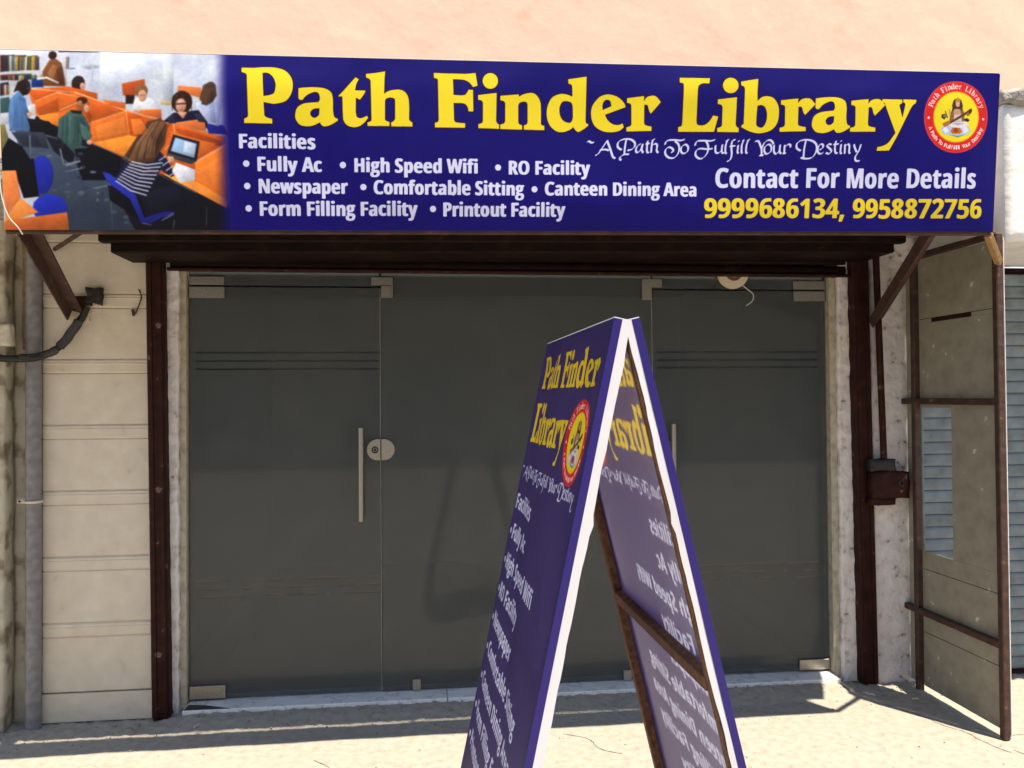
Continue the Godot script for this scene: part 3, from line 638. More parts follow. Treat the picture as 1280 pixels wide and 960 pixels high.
func make_materials() -> void:
	var nf := bump_tex(3, 0.035, 6.0)
	var nc := bump_tex(4, 0.012, 7.0)
	M.peach = grained(noise_tex(11, 0.005, [[0.0, lin(0.66, 0.43, 0.33)], [0.10, lin(0.70, 0.465, 0.36)], [0.22, lin(0.735, 0.50, 0.395)], [0.62, lin(0.75, 0.52, 0.41)], [0.84, lin(0.76, 0.535, 0.42)], [1.0, lin(0.775, 0.56, 0.445)]], 1024, 7), 0.9, 0.6, nc, 0.12)
	M.plaster_old = grained(noise_tex(12, 0.015, [[0.0, lin(0.50, 0.42, 0.28)], [0.5, lin(0.66, 0.58, 0.42)], [1.0, lin(0.74, 0.68, 0.52)]]), 0.95, 1.5, nf, 0.7)
	M.cream = grained(noise_tex(13, 0.008, [[0.0, lin(0.50, 0.435, 0.345)], [0.20, lin(0.60, 0.535, 0.43)], [0.7, lin(0.645, 0.58, 0.475)], [1.0, lin(0.69, 0.63, 0.53)]], 1024, 6), 0.75, 0.9, nf, 0.12)
	M.whitewash = grained(noise_tex(14, 0.013, [[0.0, lin(0.14, 0.115, 0.10)], [0.13, lin(0.26, 0.22, 0.20)], [0.20, lin(0.55, 0.51, 0.48)], [0.40, lin(0.68, 0.64, 0.62)], [1.0, lin(0.74, 0.71, 0.70)]], 1024, 7), 0.95, 0.9, nf, 0.5)
	M.oldwall = grained(noise_tex(15, 0.010, [[0.0, lin(0.15, 0.12, 0.085)], [0.28, lin(0.33, 0.28, 0.20)], [0.42, lin(0.52, 0.47, 0.36)], [1.0, lin(0.62, 0.58, 0.46)]]), 0.95, 1.2, nf, 0.5)
	M.timber = grained(noise_tex(16, 0.02, [[0.0, lin(0.13, 0.085, 0.045)], [0.5, lin(0.27, 0.19, 0.11)], [1.0, lin(0.40, 0.31, 0.20)]]), 0.85, 1.2, nf, 0.8)
	M.jamb = grained(noise_tex(17, 0.02, [[0.0, lin(0.28, 0.25, 0.18)], [0.5, lin(0.42, 0.38, 0.29)], [1.0, lin(0.50, 0.46, 0.37)]]), 0.8, 1.5, nf, 0.25)
	M.brown = grained(noise_tex(18, 0.015, [[0.0, lin(0.018, 0.006, 0.005)], [0.5, lin(0.030, 0.009, 0.0065)], [0.80, lin(0.042, 0.013, 0.009)], [0.835, lin(0.045, 0.014, 0.010)], [0.845, lin(0.11, 0.075, 0.06)], [1.0, lin(0.20, 0.16, 0.14)]]), 0.6, 1.3, nf, 0.15)
	M.brown.metallic_specular = 0.25
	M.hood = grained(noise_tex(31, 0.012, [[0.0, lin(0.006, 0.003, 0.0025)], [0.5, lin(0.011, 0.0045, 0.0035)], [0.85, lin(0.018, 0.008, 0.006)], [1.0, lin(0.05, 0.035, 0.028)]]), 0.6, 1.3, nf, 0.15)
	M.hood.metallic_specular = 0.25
	M.rust = grained(noise_tex(19, 0.014, [[0.0, lin(0.030, 0.013, 0.009)], [0.5, lin(0.048, 0.021, 0.014)], [0.80, lin(0.075, 0.033, 0.020)], [0.92, lin(0.16, 0.08, 0.045)], [1.0, lin(0.30, 0.20, 0.14)]]), 0.7, 1.6, nf, 0.3)
	M.olive = grained(noise_tex(20, 0.007, [[0.0, lin(0.235, 0.21, 0.15)], [0.45, lin(0.285, 0.26, 0.195)], [0.80, lin(0.31, 0.285, 0.215)], [0.885, lin(0.33, 0.30, 0.23)], [0.895, lin(0.55, 0.53, 0.48)], [1.0, lin(0.6, 0.58, 0.52)]], 1024, 7), 0.6, 1.3, nf, 0.08)
	M.pipe = grained(noise_tex(21, 0.02, [[0.0, lin(0.14, 0.135, 0.14)], [0.5, lin(0.21, 0.205, 0.215)], [1.0, lin(0.27, 0.26, 0.27)]]), 0.5, 1.8, nf, 0.1)
	M.concrete = grained(noise_tex(22, 0.020, [[0.0, lin(0.235, 0.208, 0.175)], [0.25, lin(0.305, 0.274, 0.232)], [0.55, lin(0.335, 0.302, 0.256)], [0.78, lin(0.360, 0.326, 0.278)], [1.0, lin(0.40, 0.365, 0.315)]], 1024, 7), 0.95, 0.9, nf, 0.3)
	M.cement = grained(noise_tex(23, 0.02, [[0.0, lin(0.16, 0.15, 0.135)], [0.5, lin(0.30, 0.28, 0.25)], [1.0, lin(0.42, 0.40, 0.36)]]), 0.95, 1.6, nf, 0.9)
	M.white = grained(noise_tex(24, 0.01, [[0.0, lin(0.62, 0.60, 0.58)], [0.4, lin(0.76, 0.75, 0.74)], [1.0, lin(0.82, 0.81, 0.80)]]), 0.85, 1.2, nf, 0.2)
	M.marble = grained(noise_tex(25, 0.006, [[0.0, lin(0.66, 0.67, 0.67)], [0.44, lin(0.78, 0.78, 0.78)], [0.49, lin(0.55, 0.56, 0.57)], [0.53, lin(0.79, 0.79, 0.79)], [1.0, lin(0.84, 0.84, 0.84)]]), 0.3, 1.1)
	M.shutter = grained(noise_tex(26, 0.009, [[0.0, lin(0.11, 0.10, 0.09)], [0.30, lin(0.15, 0.185, 0.215)], [0.6, lin(0.17, 0.22, 0.26)], [0.85, lin(0.21, 0.26, 0.30)], [1.0, lin(0.24, 0.18, 0.13)]]), 0.6, 1.3, nf, 0.12)
	M.steel = grained(noise_tex(27, 0.05, [[0.0, lin(0.28, 0.26, 0.23)], [1.0, lin(0.40, 0.38, 0.34)]]), 0.38, 3.0, null, 1.0, 0.85)
	M.film = grained(noise_tex(28, 0.010, [[0.0, lin(0.088, 0.102, 0.106)], [0.35, lin(0.098, 0.112, 0.116)], [0.65, lin(0.106, 0.120, 0.123)], [1.0, lin(0.124, 0.138, 0.140)]], 1024, 6), 0.5, 0.7)
	M.film.uv1_scale = Vector3(0.6, 0.5, 0.6)
	M.film.roughness = 1.0
	M.film.transparency = BaseMaterial3D.TRANSPARENCY_ALPHA
	M.film.albedo_color.a = 0.33
	M.film.roughness_texture = noise_tex(32, 0.012, [[0.0, lin(0.045, 0.045, 0.045)], [0.5, lin(0.065, 0.065, 0.065)], [1.0, lin(0.095, 0.095, 0.095)]])
	M.wood = grained(noise_tex(29, 0.03, [[0.0, lin(0.07, 0.030, 0.014)], [0.5, lin(0.16, 0.070, 0.032)], [1.0, lin(0.26, 0.13, 0.06)]]), 0.7, 2.5, nf, 0.5)
	M.flexwhite = plain(lin(0.60, 0.60, 0.66), 0.5)
	M.flexblue = plain(lin(0.012, 0.004, 0.135), 0.45)
	M.flexback = plain(lin(0.06, 0.06, 0.065), 0.6)
	M.strut = grained(noise_tex(30, 0.03, [[0.0, lin(0.20, 0.10, 0.04)], [0.5, lin(0.36, 0.20, 0.08)], [1.0, lin(0.46, 0.28, 0.12)]]), 0.7, 2.0, nf, 0.3)
	M.seal = plain(lin(0.30, 0.31, 0.29), 0.4)  # pale colour imitating light caught in the polished glass edges
	M.black = plain(lin(0.012, 0.011, 0.011), 0.6)
	M.tape = plain(lin(0.035, 0.033, 0.034), 0.45)
	M.ivory = plain(lin(0.68, 0.58, 0.42), 0.45)
	M.wire = plain(lin(0.60, 0.58, 0.52), 0.5)
	M.darkroom = plain(lin(0.22, 0.22, 0.22), 0.9)
	M.crack = plain(lin(0.055, 0.045, 0.035), 1.0)
	var g := plain(lin(0.02, 0.025, 0.024), 0.04)
	g.transparency = BaseMaterial3D.TRANSPARENCY_ALPHA
	g.albedo_color.a = 0.25
	M.glass = g

# ---------------------------------------------------------------- print
class Canvas:
	var w: int
	var h: int
	var px := PackedByteArray()

	func _init(width: int, height: int, c: Color) -> void:
		w = width
		h = height
		px.resize(w * h * 3)
		for i in w * h:
			px[i * 3] = int(c.r8)
			px[i * 3 + 1] = int(c.g8)
			px[i * 3 + 2] = int(c.b8)

	func acc(cov: PackedFloat32Array, row: int, bw: int, x0: float, x1: float) -> void:
		x0 = maxf(x0, 0.0)
		x1 = minf(x1, bw - 0.001)
		if x1 <= x0:
			return
		var a := int(x0)
		var b := int(x1)
		if a == b:
			cov[row + a] += (x1 - x0) * 0.25
			return
		cov[row + a] += (a + 1 - x0) * 0.25
		cov[row + b] += (x1 - b) * 0.25
		for i in range(a + 1, b):
			cov[row + i] += 0.25

	func fill(shapes: Array, c: Color, opacity := 1.0, tone := 0.0) -> void:
		# each shape is an array of contours, filled even-odd; shapes add up
		var lo := Vector2(1e9, 1e9)
		var hi := Vector2(-1e9, -1e9)
		for s in shapes:
			for k: PackedVector2Array in s:
				for p in k:
					lo = lo.min(p)
					hi = hi.max(p)
		var bx := clampi(int(floor(lo.x)), 0, w - 1)
		var by := clampi(int(floor(lo.y)), 0, h - 1)
		var bw := clampi(int(ceil(hi.x)) + 1, 0, w) - bx
		var bh := clampi(int(ceil(hi.y)) + 1, 0, h) - by
		if bw <= 0 or bh <= 0:
			return
		var cov := PackedFloat32Array()
		cov.resize(bw * bh)
		for s in shapes:
			var y0 := 1e9
			var y1 := -1e9
			var ed := PackedFloat32Array()
			for k: PackedVector2Array in s:
				for i in k.size():
					var a := k[i]
					var b := k[(i + 1) % k.size()]
					y0 = minf(y0, a.y)
					y1 = maxf(y1, a.y)
					if a.y == b.y:
						continue
					if a.y > b.y:
						var t := a
						a = b
						b = t
					ed.append_array([a.y, b.y, a.x, (b.x - a.x) / (b.y - a.y)])
			var s0 := maxi(0, int(ceil((y0 - by) * 4.0 - 0.5)))
			var s1 := mini(bh * 4 - 1, int(floor((y1 - by) * 4.0 - 0.5)))
			for q in range(s0, s1 + 1):
				var y := by + (q + 0.5) / 4.0
				var xs := PackedFloat32Array()
				for e in range(0, ed.size(), 4):
					if ed[e] <= y and y < ed[e + 1]:
						xs.append(ed[e + 2] + (y - ed[e]) * ed[e + 3] - bx)
				xs.sort()
				var row := (q / 4) * bw
				for i in range(0, xs.size() - 1, 2):
					# inlined span coverage
					var x0 := maxf(xs[i], 0.0)
					var x1 := minf(xs[i + 1], bw - 0.001)
					if x1 <= x0:
						continue
					var ia := int(x0)
					var ib := int(x1)
					if ia == ib:
						cov[row + ia] += (x1 - x0) * 0.25
					else:
						cov[row + ia] += (ia + 1 - x0) * 0.25
						cov[row + ib] += (x1 - ib) * 0.25
						for j in range(ia + 1, ib):
							cov[row + j] += 0.25
		for j in bh:
			for i in bw:
				var a := minf(cov[j * bw + i], 1.0) * opacity
				if a > 0.004:
					var o := ((by + j) * w + bx + i) * 3
					var k := 1.0 + tone * (0.5 - float(j) / bh + 0.6 * (0.5 - float(i) / bw))
					px[o] = int(lerpf(px[o], minf(255.0, c.r8 * k), a))
					px[o + 1] = int(lerpf(px[o + 1], minf(255.0, c.g8 * k), a))
					px[o + 2] = int(lerpf(px[o + 2], minf(255.0, c.b8 * k), a))

	func soften(x0: int, x1: int) -> void:
		# the printed photograph is coarser than the lettering
		var src := px.duplicate()
		for y in range(1, h - 1):
			for x in range(maxi(1, x0), mini(w - 1, x1)):
				var o := (y * w + x) * 3
				for c in 3:
					px[o + c] = (src[o + c] * 4 + (src[o + c - 3] + src[o + c + 3] + src[o + c - w * 3] + src[o + c + w * 3]) * 2 + src[o + c - 3 - w * 3] + src[o + c + 3 - w * 3] + src[o + c - 3 + w * 3] + src[o + c + 3 + w * 3]) / 16

	func texture() -> ImageTexture:
		return ImageTexture.create_from_image(Image.create_from_data(w, h, false, Image.FORMAT_RGB8, px))

func contour(a: Array, t: Transform2D) -> PackedVector2Array:
	var n := a.size() / 3
	var pts := PackedVector2Array()
	for i in n:
		pts.append(t * (Vector2(a[i * 3], a[i * 3 + 1]) / 4.0))
	var out := PackedVector2Array()
	for i in n:
		var i2 := (i + 1) % n
		var s1: bool = a[i * 3 + 2] == 1
		var s2: bool = a[i2 * 3 + 2] == 1
		out.append(pts[i])
		if not s1 and not s2:
			continue
		var t1 := (pts[i2] - pts[(i + n - 1) % n]) * 0.5 if s1 else (pts[i2] - pts[i])
		var t2 := (pts[(i2 + 1) % n] - pts[i]) * 0.5 if s2 else (pts[i2] - pts[i])
		for k in range(1, 6):
			var f := k / 6.0
			var c1 := pts[i] + t1 / 3.0
			var c2 := pts[i2] - t2 / 3.0
			out.append(pts[i].bezier_interpolate(c1, c2, pts[i2], f))
	return out

func title_shapes(from: int, to: int, t: Transform2D, grow := 0.0) -> Array:
	var out := []
	for k in range(from, to):
		var g: Array = TITLE[k]
		var local := Transform2D(Vector2(g[3], 0), Vector2(0, g[4]), Vector2(g[1], g[2]))
		var cs := []
		for c in GLYPHS[g[0]]:
			cs.append(contour(c, t * local))
		if grow > 0.0:
			if g[0] == "i":
				for c in cs:
					out.append(Geometry2D.offset_polygon(c, grow))
			else:
				var ring := []
				for n in cs.size():
					ring.append_array(Geometry2D.offset_polygon(cs[n], grow if n == 0 else -grow))
				out.append(ring)
		elif g[0] == "i":
			for c in cs:
				out.append([c])
		else:
			out.append(cs)
	return out

var fonts := {}
func type_shapes(text: String, serif: bool, fit: Callable, heavy := 0.0) -> Array:
	# triangles of a line of type, mapped by «fit» from a box: x 0..1 over its width, y 0 baseline .. 1 cap height
	var key := "serif" if serif else "sans"
	if not fonts.has(key):
		var f := SystemFont.new()
		f.font_names = PackedStringArray(["Droid Serif" if serif else "Droid Sans"])
		f.font_weight = 700
		fonts[key] = f
	var tm := TextMesh.new()
	tm.font = fonts[key]
	tm.font_size = 64
	tm.pixel_size = 0.01
	tm.depth = 0.0
	tm.curve_step = 2.0
	tm.text = text
	var ref := TextMesh.new()
	ref.font = fonts[key]
	ref.font_size = 64
	ref.pixel_size = 0.01
	ref.depth = 0.0
	ref.text = "H"
	var va: PackedVector3Array = tm.surface_get_arrays(0)[Mesh.ARRAY_VERTEX]
	var ia = tm.surface_get_arrays(0)[Mesh.ARRAY_INDEX]
	var vr: PackedVector3Array = ref.surface_get_arrays(0)[Mesh.ARRAY_VERTEX]
	var cap0 := 1e9
	var cap1 := -1e9
	for v in vr:
		cap0 = minf(cap0, v.y)
		cap1 = maxf(cap1, v.y)
	# both meshes are centred on the same line height, so the baseline is shared
	var x0 := 1e9
	var x1 := -1e9
	for v in va:
		x0 = minf(x0, v.x)
		x1 = maxf(x1, v.x)
	var idx := PackedInt32Array()
	if ia != null and ia.size() > 0:
		idx = ia
	else:
		for i in va.size():
			idx.append(i)
	var out := []
	for i in range(0, idx.size(), 3):
		var t := PackedVector2Array()
		for k in 3:
			var v := va[idx[i + k]]
			t.append(fit.call((v.x - x0) / (x1 - x0), (v.y - cap0) / (cap1 - cap0)))
		if absf((t[1] - t[0]).cross(t[2] - t[0])) < 0.002:
			continue
		out.append([t])
		if heavy > 0.0:
			for d in [Vector2(heavy, 0), Vector2(-heavy, 0)]:
				out.append([Transform2D(0, d) * t])
	return out

func line_fit(a: Vector2, b: Vector2, cap: float) -> Callable:
	return func(u: float, v: float) -> Vector2: return a.lerp(b, u) - Vector2(0, v * cap)

func pen_shapes(strokes: Array, t: Transform2D, nib: Vector2, thin: float) -> Array:
	var out := []
	for s in strokes:
		var pts := []
		for i in range(0, s.size(), 2):
			var p := Vector2(s[i], s[i + 1]) / 4.0
			pts.append(Vector3(p.x, p.y, 0))
		var path := smooth_path(pts, 5)
		for i in path.size() - 1:
			var a := Vector2(path[i].x, path[i].y)
			var b := Vector2(path[i + 1].x, path[i + 1].y)
			if a.is_equal_approx(b):
				continue
			var d := (b - a).normalized()
			var nrm := Vector2(-d.y, d.x) * thin
			var e := nib * 0.5
			if e.dot(nrm) < 0.0:
				e = -e
			var o := e + nrm
			out.append([t * PackedVector2Array([a + o, b + o, b - o, a - o])])
	return out

func disc(c: Vector2, rx: float, ry: float) -> Array:
	return [[Transform2D(0, c) * disc_poly(rx, ry, 36)]]

func seal(cv: Canvas, c: Vector2, rx: float, ry: float) -> void:
	cv.fill(disc(c, rx, ry), Color8(205, 60, 60))
	cv.fill(disc(c, rx * 0.96, ry * 0.96), Color8(214, 38, 36))
	cv.fill(disc(c, rx * 0.72, ry * 0.72), Color8(240, 120, 30))
	cv.fill(disc(c, rx * 0.69, ry * 0.69), Color8(238, 220, 40))
	var words := [["Path Finder Library", true, 198.0, 342.0, 0.775, 0.15, 1.0], ["A Path To Fulfill Your Destiny", false, 160.0, 20.0, 0.90, 0.11, -1.0]]
	for wd in words:
		var text: String = wd[0]
		for i in text.length():
			if text[i] == " ":
				continue
			var a := deg_to_rad(lerpf(wd[2], wd[3], (i + 0.5) / text.length()))
			var dir := Vector2(cos(a), sin(a))
			var along: Vector2 = Vector2(-dir.y, dir.x) * wd[6]
			var narrow := 0.55 if text[i] in "ilrtf" else 1.0
			var half: float = 0.055 * narrow if wd[1] else 0.042 * narrow
			var r0: float = wd[4]
			var hgt: float = wd[5]
			var sg: float = wd[6]
			cv.fill(type_shapes(text[i], wd[1], func(u: float, v: float) -> Vector2:
				var q: Vector2 = dir * (r0 + sg * v * hgt) + along * (u - 0.5) * 2.0 * half
				return c + Vector2(q.x * rx, q.y * ry)), Color8(250, 235, 230))
	for sx in [-1.0, 1.0]:
		cv.fill(disc(c + Vector2(sx * rx * 0.85, ry * 0.04), rx * 0.035, ry * 0.035), Color8(250, 235, 230))
	# small seated figure with a long string instrument on a pale lotus
	var k := func(a: Array) -> Array:
		var p := PackedVector2Array()
		for i in range(0, a.size(), 2):
			p.append(c + Vector2((a[i] - 500.0) / 328.0 * rx, (a[i + 1] - 460.0) / 365.0 * ry))
		return [[p]]
	var fig := [
		[[350, 575, 400, 535, 470, 545, 560, 530, 625, 555, 650, 605, 600, 640, 520, 655, 430, 648, 362, 625], [176, 196, 224]],
		[[362, 590, 400, 560, 430, 600, 400, 630], [225, 232, 240]], [[560, 560, 610, 560, 630, 600, 580, 630], [220, 228, 238]], [[430, 640, 520, 650, 600, 636, 520, 668], [110, 150, 110]],
		[[445, 605, 470, 560, 500, 548, 535, 562, 562, 608, 540, 630, 462, 630], [204, 104, 40]], [[470, 600, 500, 565, 530, 600, 500, 622], [150, 66, 30]],
		[[430, 515, 520, 500, 605, 508, 632, 545, 560, 568, 470, 566, 425, 548], [226, 222, 226]], [[450, 530, 520, 515, 590, 525, 520, 545], [180, 172, 186]],
		[[440, 420, 470, 360, 550, 355, 580, 415, 585, 505, 430, 515], [140, 98, 66]], [[470, 385, 500, 370, 535, 378, 552, 450, 480, 468], [196, 152, 118]], [[480, 440, 545, 432, 560, 505, 470, 510], [206, 196, 190]],
		[[455, 340, 470, 290, 512, 268, 548, 290, 565, 345, 560, 400, 540, 380, 485, 380, 460, 410], [74, 52, 38]], [[490, 310, 512, 298, 534, 312, 532, 348, 512, 362, 492, 346], [214, 170, 134]],
		[[482, 300, 512, 262, 544, 300, 530, 308, 496, 308], [176, 138, 54]], [[380, 400, 390, 400, 420, 470, 405, 470], [120, 84, 60]], [[420, 385, 432, 380, 445, 440, 430, 450], [196, 152, 118]],
		[[380, 545, 600, 405, 640, 372, 658, 388, 625, 420, 392, 562], [96, 62, 34]], [[600, 430, 620, 410, 640, 440, 612, 452], [150, 104, 60]], [[360, 530, 420, 498, 445, 515, 430, 545, 380, 562], [176, 112, 62]],
		[[640, 380, 655, 370, 660, 400, 640, 430, 628, 424], [52, 40, 30]], [[575, 480, 610, 470, 638, 490, 620, 508, 590, 502], [46, 44, 42]], [[350, 440, 385, 430, 400, 460, 380, 490, 350, 470], [58, 58, 44]], [[370, 445, 390, 445, 388, 465, 370, 465], [120, 140, 130]]]
	for f in fig:
		cv.fill(k.call(f[0]), Color8(f[1][0], f[1][1], f[1][2]))

const INK := Color(0.080, 0.045, 0.42)
const YELLOW := Color(0.94, 0.855, 0.17)
const PALE := Color(0.86, 0.87, 0.97)

func banner_print() -> ImageTexture:
	var cv := Canvas.new(2048, 352, INK)
	# the photograph printed at the left end
	cv.fill([[PackedVector2Array([Vector2(0, 0), Vector2(FADE[1], 0), Vector2(FADE[1], 352), Vector2(0, 352)])]], Color8(203, 213, 228))
	for p in PRINT:
		var a: Array = p[3]
		var q := PackedVector2Array()
		for i in range(0, a.size(), 2):
			q.append(Vector2(a[i], a[i + 1]) / 2.0)
		cv.fill([[q]], Color8(p[0], p[1], p[2]), 1.0, 0.30)
	for a in STRIPES:
		var q := PackedVector2Array()
		for i in range(0, a.size(), 2):
			q.append(Vector2(a[i], a[i + 1]) / 2.0)
		cv.fill([[q]], Color8(214, 216, 226))
	for k in 2:
		cv.soften(0, int(FADE[1]) + 2)
	# its right edge runs out into the ink of the banner
	for x in range(int(FADE[0]), int(FADE[1]) + 1):
		var f := smoothstep(FADE[0], FADE[1], float(x))
		cv.fill([[PackedVector2Array([Vector2(x, 0), Vector2(x + 1, 0), Vector2(x + 1, 352), Vector2(x, 352)])]], INK, f)
	# grain of the print
	var nz := FastNoiseLite.new()
	nz.seed = 5
	nz.frequency = 0.02
	for y in cv.h:
		for x in cv.w:
			var n := 1.0 + 0.10 * nz.get_noise_2d(x, y)
			if x < FADE[1]:
				n += 0.05 * nz.get_noise_2d(x * 9.0, y * 9.0) + 0.06 * nz.get_noise_2d(x * 3.0 + 900.0, y * 3.0)
			var o := (y * cv.w + x) * 3
			cv.px[o] = mini(255, int(cv.px[o] * n))
			cv.px[o + 1] = mini(255, int(cv.px[o + 1] * n))
			cv.px[o + 2] = mini(255, int(cv.px[o + 2] * (2.0 + n) / 3.0))
	cv.fill(title_shapes(0, TITLE.size(), Transform2D(), 1.9), Color8(48, 10, 40))
	cv.fill(title_shapes(0, TITLE.size(), Transform2D()), YELLOW)
	cv.fill(pen_shapes(TAGLINE, Transform2D(), Vector2(2.7, -2.3), 0.75), PALE)
	for i in RUNS.size():
		var r: Array = RUNS[i]
		var f := line_fit(Vector2(r[1], r[2]), Vector2(r[3], r[4]), r[5])
		if i == RUNS.size() - 1:
			cv.fill(type_shapes(r[0], false, f, 2.0), Color8(70, 40, 40))
			cv.fill(type_shapes(r[0], false, f, 1.1), Color(0.93, 0.83, 0.20))
		else:
			cv.fill(type_shapes(r[0], false, f, 1.2), PALE)
	for i in range(0, BULLETS.size(), 2):
		cv.fill(disc(Vector2(BULLETS[i], BULLETS[i + 1]), 6.3, 6.6), PALE)
	seal(cv, Vector2(LOGO[0], LOGO[1]), LOGO[2], LOGO[3])
	return cv.texture()

func board_canvas(ground: Color, ink_y: Color, ink_w: Color, with_seal: bool) -> Canvas:
	# 704 x 1546 pixels over 0.769 x 1.689 m
	var s := 704.0 / 0.769
	var cv := Canvas.new(704, 1546, ground)
	var box1 := _title_box(0, 10)
	var box2 := _title_box(10, 17)
	var t1 := _into(box1, Rect2(0.035 * s, 0.040 * s, 0.670 * s, 0.096 * s))
	var t2 := _into(box2, Rect2(0.030 * s, 0.170 * s, 0.487 * s, 0.148 * s))
	cv.fill(title_shapes(0, 10, t1), ink_y)
	cv.fill(title_shapes(10, 17, t2), ink_y)
	var tag := Rect2(INF, INF, 0, 0)
	var lo := Vector2(1e9, 1e9)
	var hi := Vector2(-1e9, -1e9)
	for a in TAGLINE:
		for i in range(0, a.size(), 2):
			lo = lo.min(Vector2(a[i], a[i + 1]) / 4.0)
			hi = hi.max(Vector2(a[i], a[i + 1]) / 4.0)
	cv.fill(pen_shapes(TAGLINE, _into(Rect2(lo, hi - lo), Rect2(0.012 * s, 0.345 * s, 0.70 * s, 0.046 * s)), Vector2(3.0, -2.5), 1.0), ink_w)
	var rows := [["Facilities", 0.020, 0.285, 0.474], ["Fully Ac", 0.050, 0.285, 0.556], ["High Speed Wifi", 0.050, 0.512, 0.638], ["RO Facility", 0.050, 0.366, 0.720], ["Newspaper", 0.050, 0.370, 0.802], ["Comfortable Sitting", 0.050, 0.605, 0.884], ["Canteen Dining Area", 0.050, 0.625, 0.966], ["Form Filling Facility", 0.050, 0.620, 1.048], ["Printout Facility", 0.050, 0.500, 1.130]]
	for i in rows.size():
		var r: Array = rows[i]
		cv.fill(type_shapes(r[0], false, line_fit(Vector2(r[1], r[3]) * s, Vector2(r[2], r[3]) * s, 0.042 * s), 0.9), ink_w)
		if i > 0:
			cv.fill(disc(Vector2(0.024, r[3] - 0.018) * s, 8.0, 8.0), ink_w)
	cv.fill(type_shapes("Contact For More Details", false, line_fit(Vector2(0.06, 1.30) * s, Vector2(0.71, 1.30) * s, 0.05 * s), 0.9), ink_w)
	cv.fill(type_shapes("9999686134, 9958872756", false, line_fit(Vector2(0.06, 1.40) * s, Vector2(0.71, 1.40) * s, 0.05 * s), 0.9), ink_y)
	seal(cv, Vector2(0.622, 0.253) * s, 0.108 * s, 0.094 * s)
	return cv

func _title_box(from: int, to: int) -> Rect2:
	var lo := Vector2(1e9, 1e9)
	var hi := Vector2(-1e9, -1e9)
	for sh in title_shapes(from, to, Transform2D()):
		for c: PackedVector2Array in sh:
			for p in c:
				lo = lo.min(p)
				hi = hi.max(p)
	return Rect2(lo, hi - lo)

func _into(a: Rect2, b: Rect2) -> Transform2D:
	var k := b.size / a.size
	return Transform2D(Vector2(k.x, 0), Vector2(0, k.y), b.position - a.position * k)

func print_mat(t: Texture2D, rough_: float) -> StandardMaterial3D:
	var m := StandardMaterial3D.new()
	m.albedo_texture = t
	m.roughness = rough_
	m.texture_repeat = false
	m.metallic_specular = 0.25
	return m

# ---------------------------------------------------------------- the place
func _ready() -> void:
	set_camera_and_light()
	make_materials()
	ground()
	shop_building()
	neighbour()
	opposite_row()
	shop_front()
	roller_shutter()
	banner()
	side_screen()
	left_corner()
	small_fixtures()
	a_board()

func set_camera_and_light() -> void:
	var yaw := deg_to_rad(6.46)
	var pitch := 0.016
	var roll := 0.0075
	var f := Vector3(sin(yaw) * cos(pitch), sin(pitch), -cos(yaw) * cos(pitch))
	var r := Vector3(cos(yaw), 0, sin(yaw))
	var u := r.cross(f)
	var r2 := r * cos(roll) - u * sin(roll)
	var u2 := r * sin(roll) + u * cos(roll)
	var cam := Camera3D.new()
	cam.name = "camera"
	cam.transform = Transform3D(Basis(r2, u2, -f), Vector3(0, 1.5, 4.05))
	cam.fov = rad_to_deg(2.0 * atan(480.0 / 1005.0))
	cam.near = 0.05
	cam.far = 400.0
	cam.current = true
	add_child(cam)
	var sky_m := ProceduralSkyMaterial.new()
	sky_m.sky_top_color = Color(0.53, 0.61, 0.73)
	sky_m.sky_horizon_color = Color(0.86, 0.86, 0.85)
	sky_m.sky_curve = 0.12
	sky_m.ground_bottom_color = Color(0.45, 0.42, 0.37)
	sky_m.ground_horizon_color = Color(0.68, 0.70, 0.72)
	sky_m.sun_angle_max = 0.0
	var sky := Sky.new()
	sky.sky_material = sky_m
	var env := Environment.new()
	env.background_mode = Environment.BG_SKY
	env.sky = sky
	env.background_energy_multiplier = 0.92
	env.tonemap_mode = Environment.TONE_MAPPER_LINEAR
	env.tonemap_exposure = 2.3
	env.sdfgi_enabled = true
	env.ssao_enabled = true
	env.ssil_enabled = true
	var we := WorldEnvironment.new()
	we.name = "world"
	we.environment = env
	add_child(we)
	var sun := DirectionalLight3D.new()
	sun.name = "sun"
	sun.light_color = Color(1.0, 0.95, 0.86)
	sun.light_energy = 1.45
	sun.light_angular_distance = 0.5
	sun.shadow_enabled = true
	add_child(sun)
	sun.look_at_from_position(Vector3.ZERO, Vector3(-0.175, -1.0, -0.268), Vector3.BACK)

func ground_height(x: float, z: float) -> float:
	fn.seed = 77
	fn.frequency = 2.6
	fn.fractal_octaves = 5
	var near := clampf((2.2 - absf(z - 0.5)) / 1.0, 0.0, 1.0)
	var h := fn.get_noise_2d(x, z) * 0.005 * near
	# loose, broken cement in front of the sill
	if z > -0.1 and z < 0.34:
		fn.frequency = 16.0
		h += absf(fn.get_noise_2d(x, z)) * 0.026 * smoothstep(0.36, 0.16, z)
	var ramp := smoothstep(0.30, 0.125, z) * smoothstep(-1.22, -1.08, x) * smoothstep(2.22, 2.08, x)
	return h - 0.004 + 0.027 * ramp

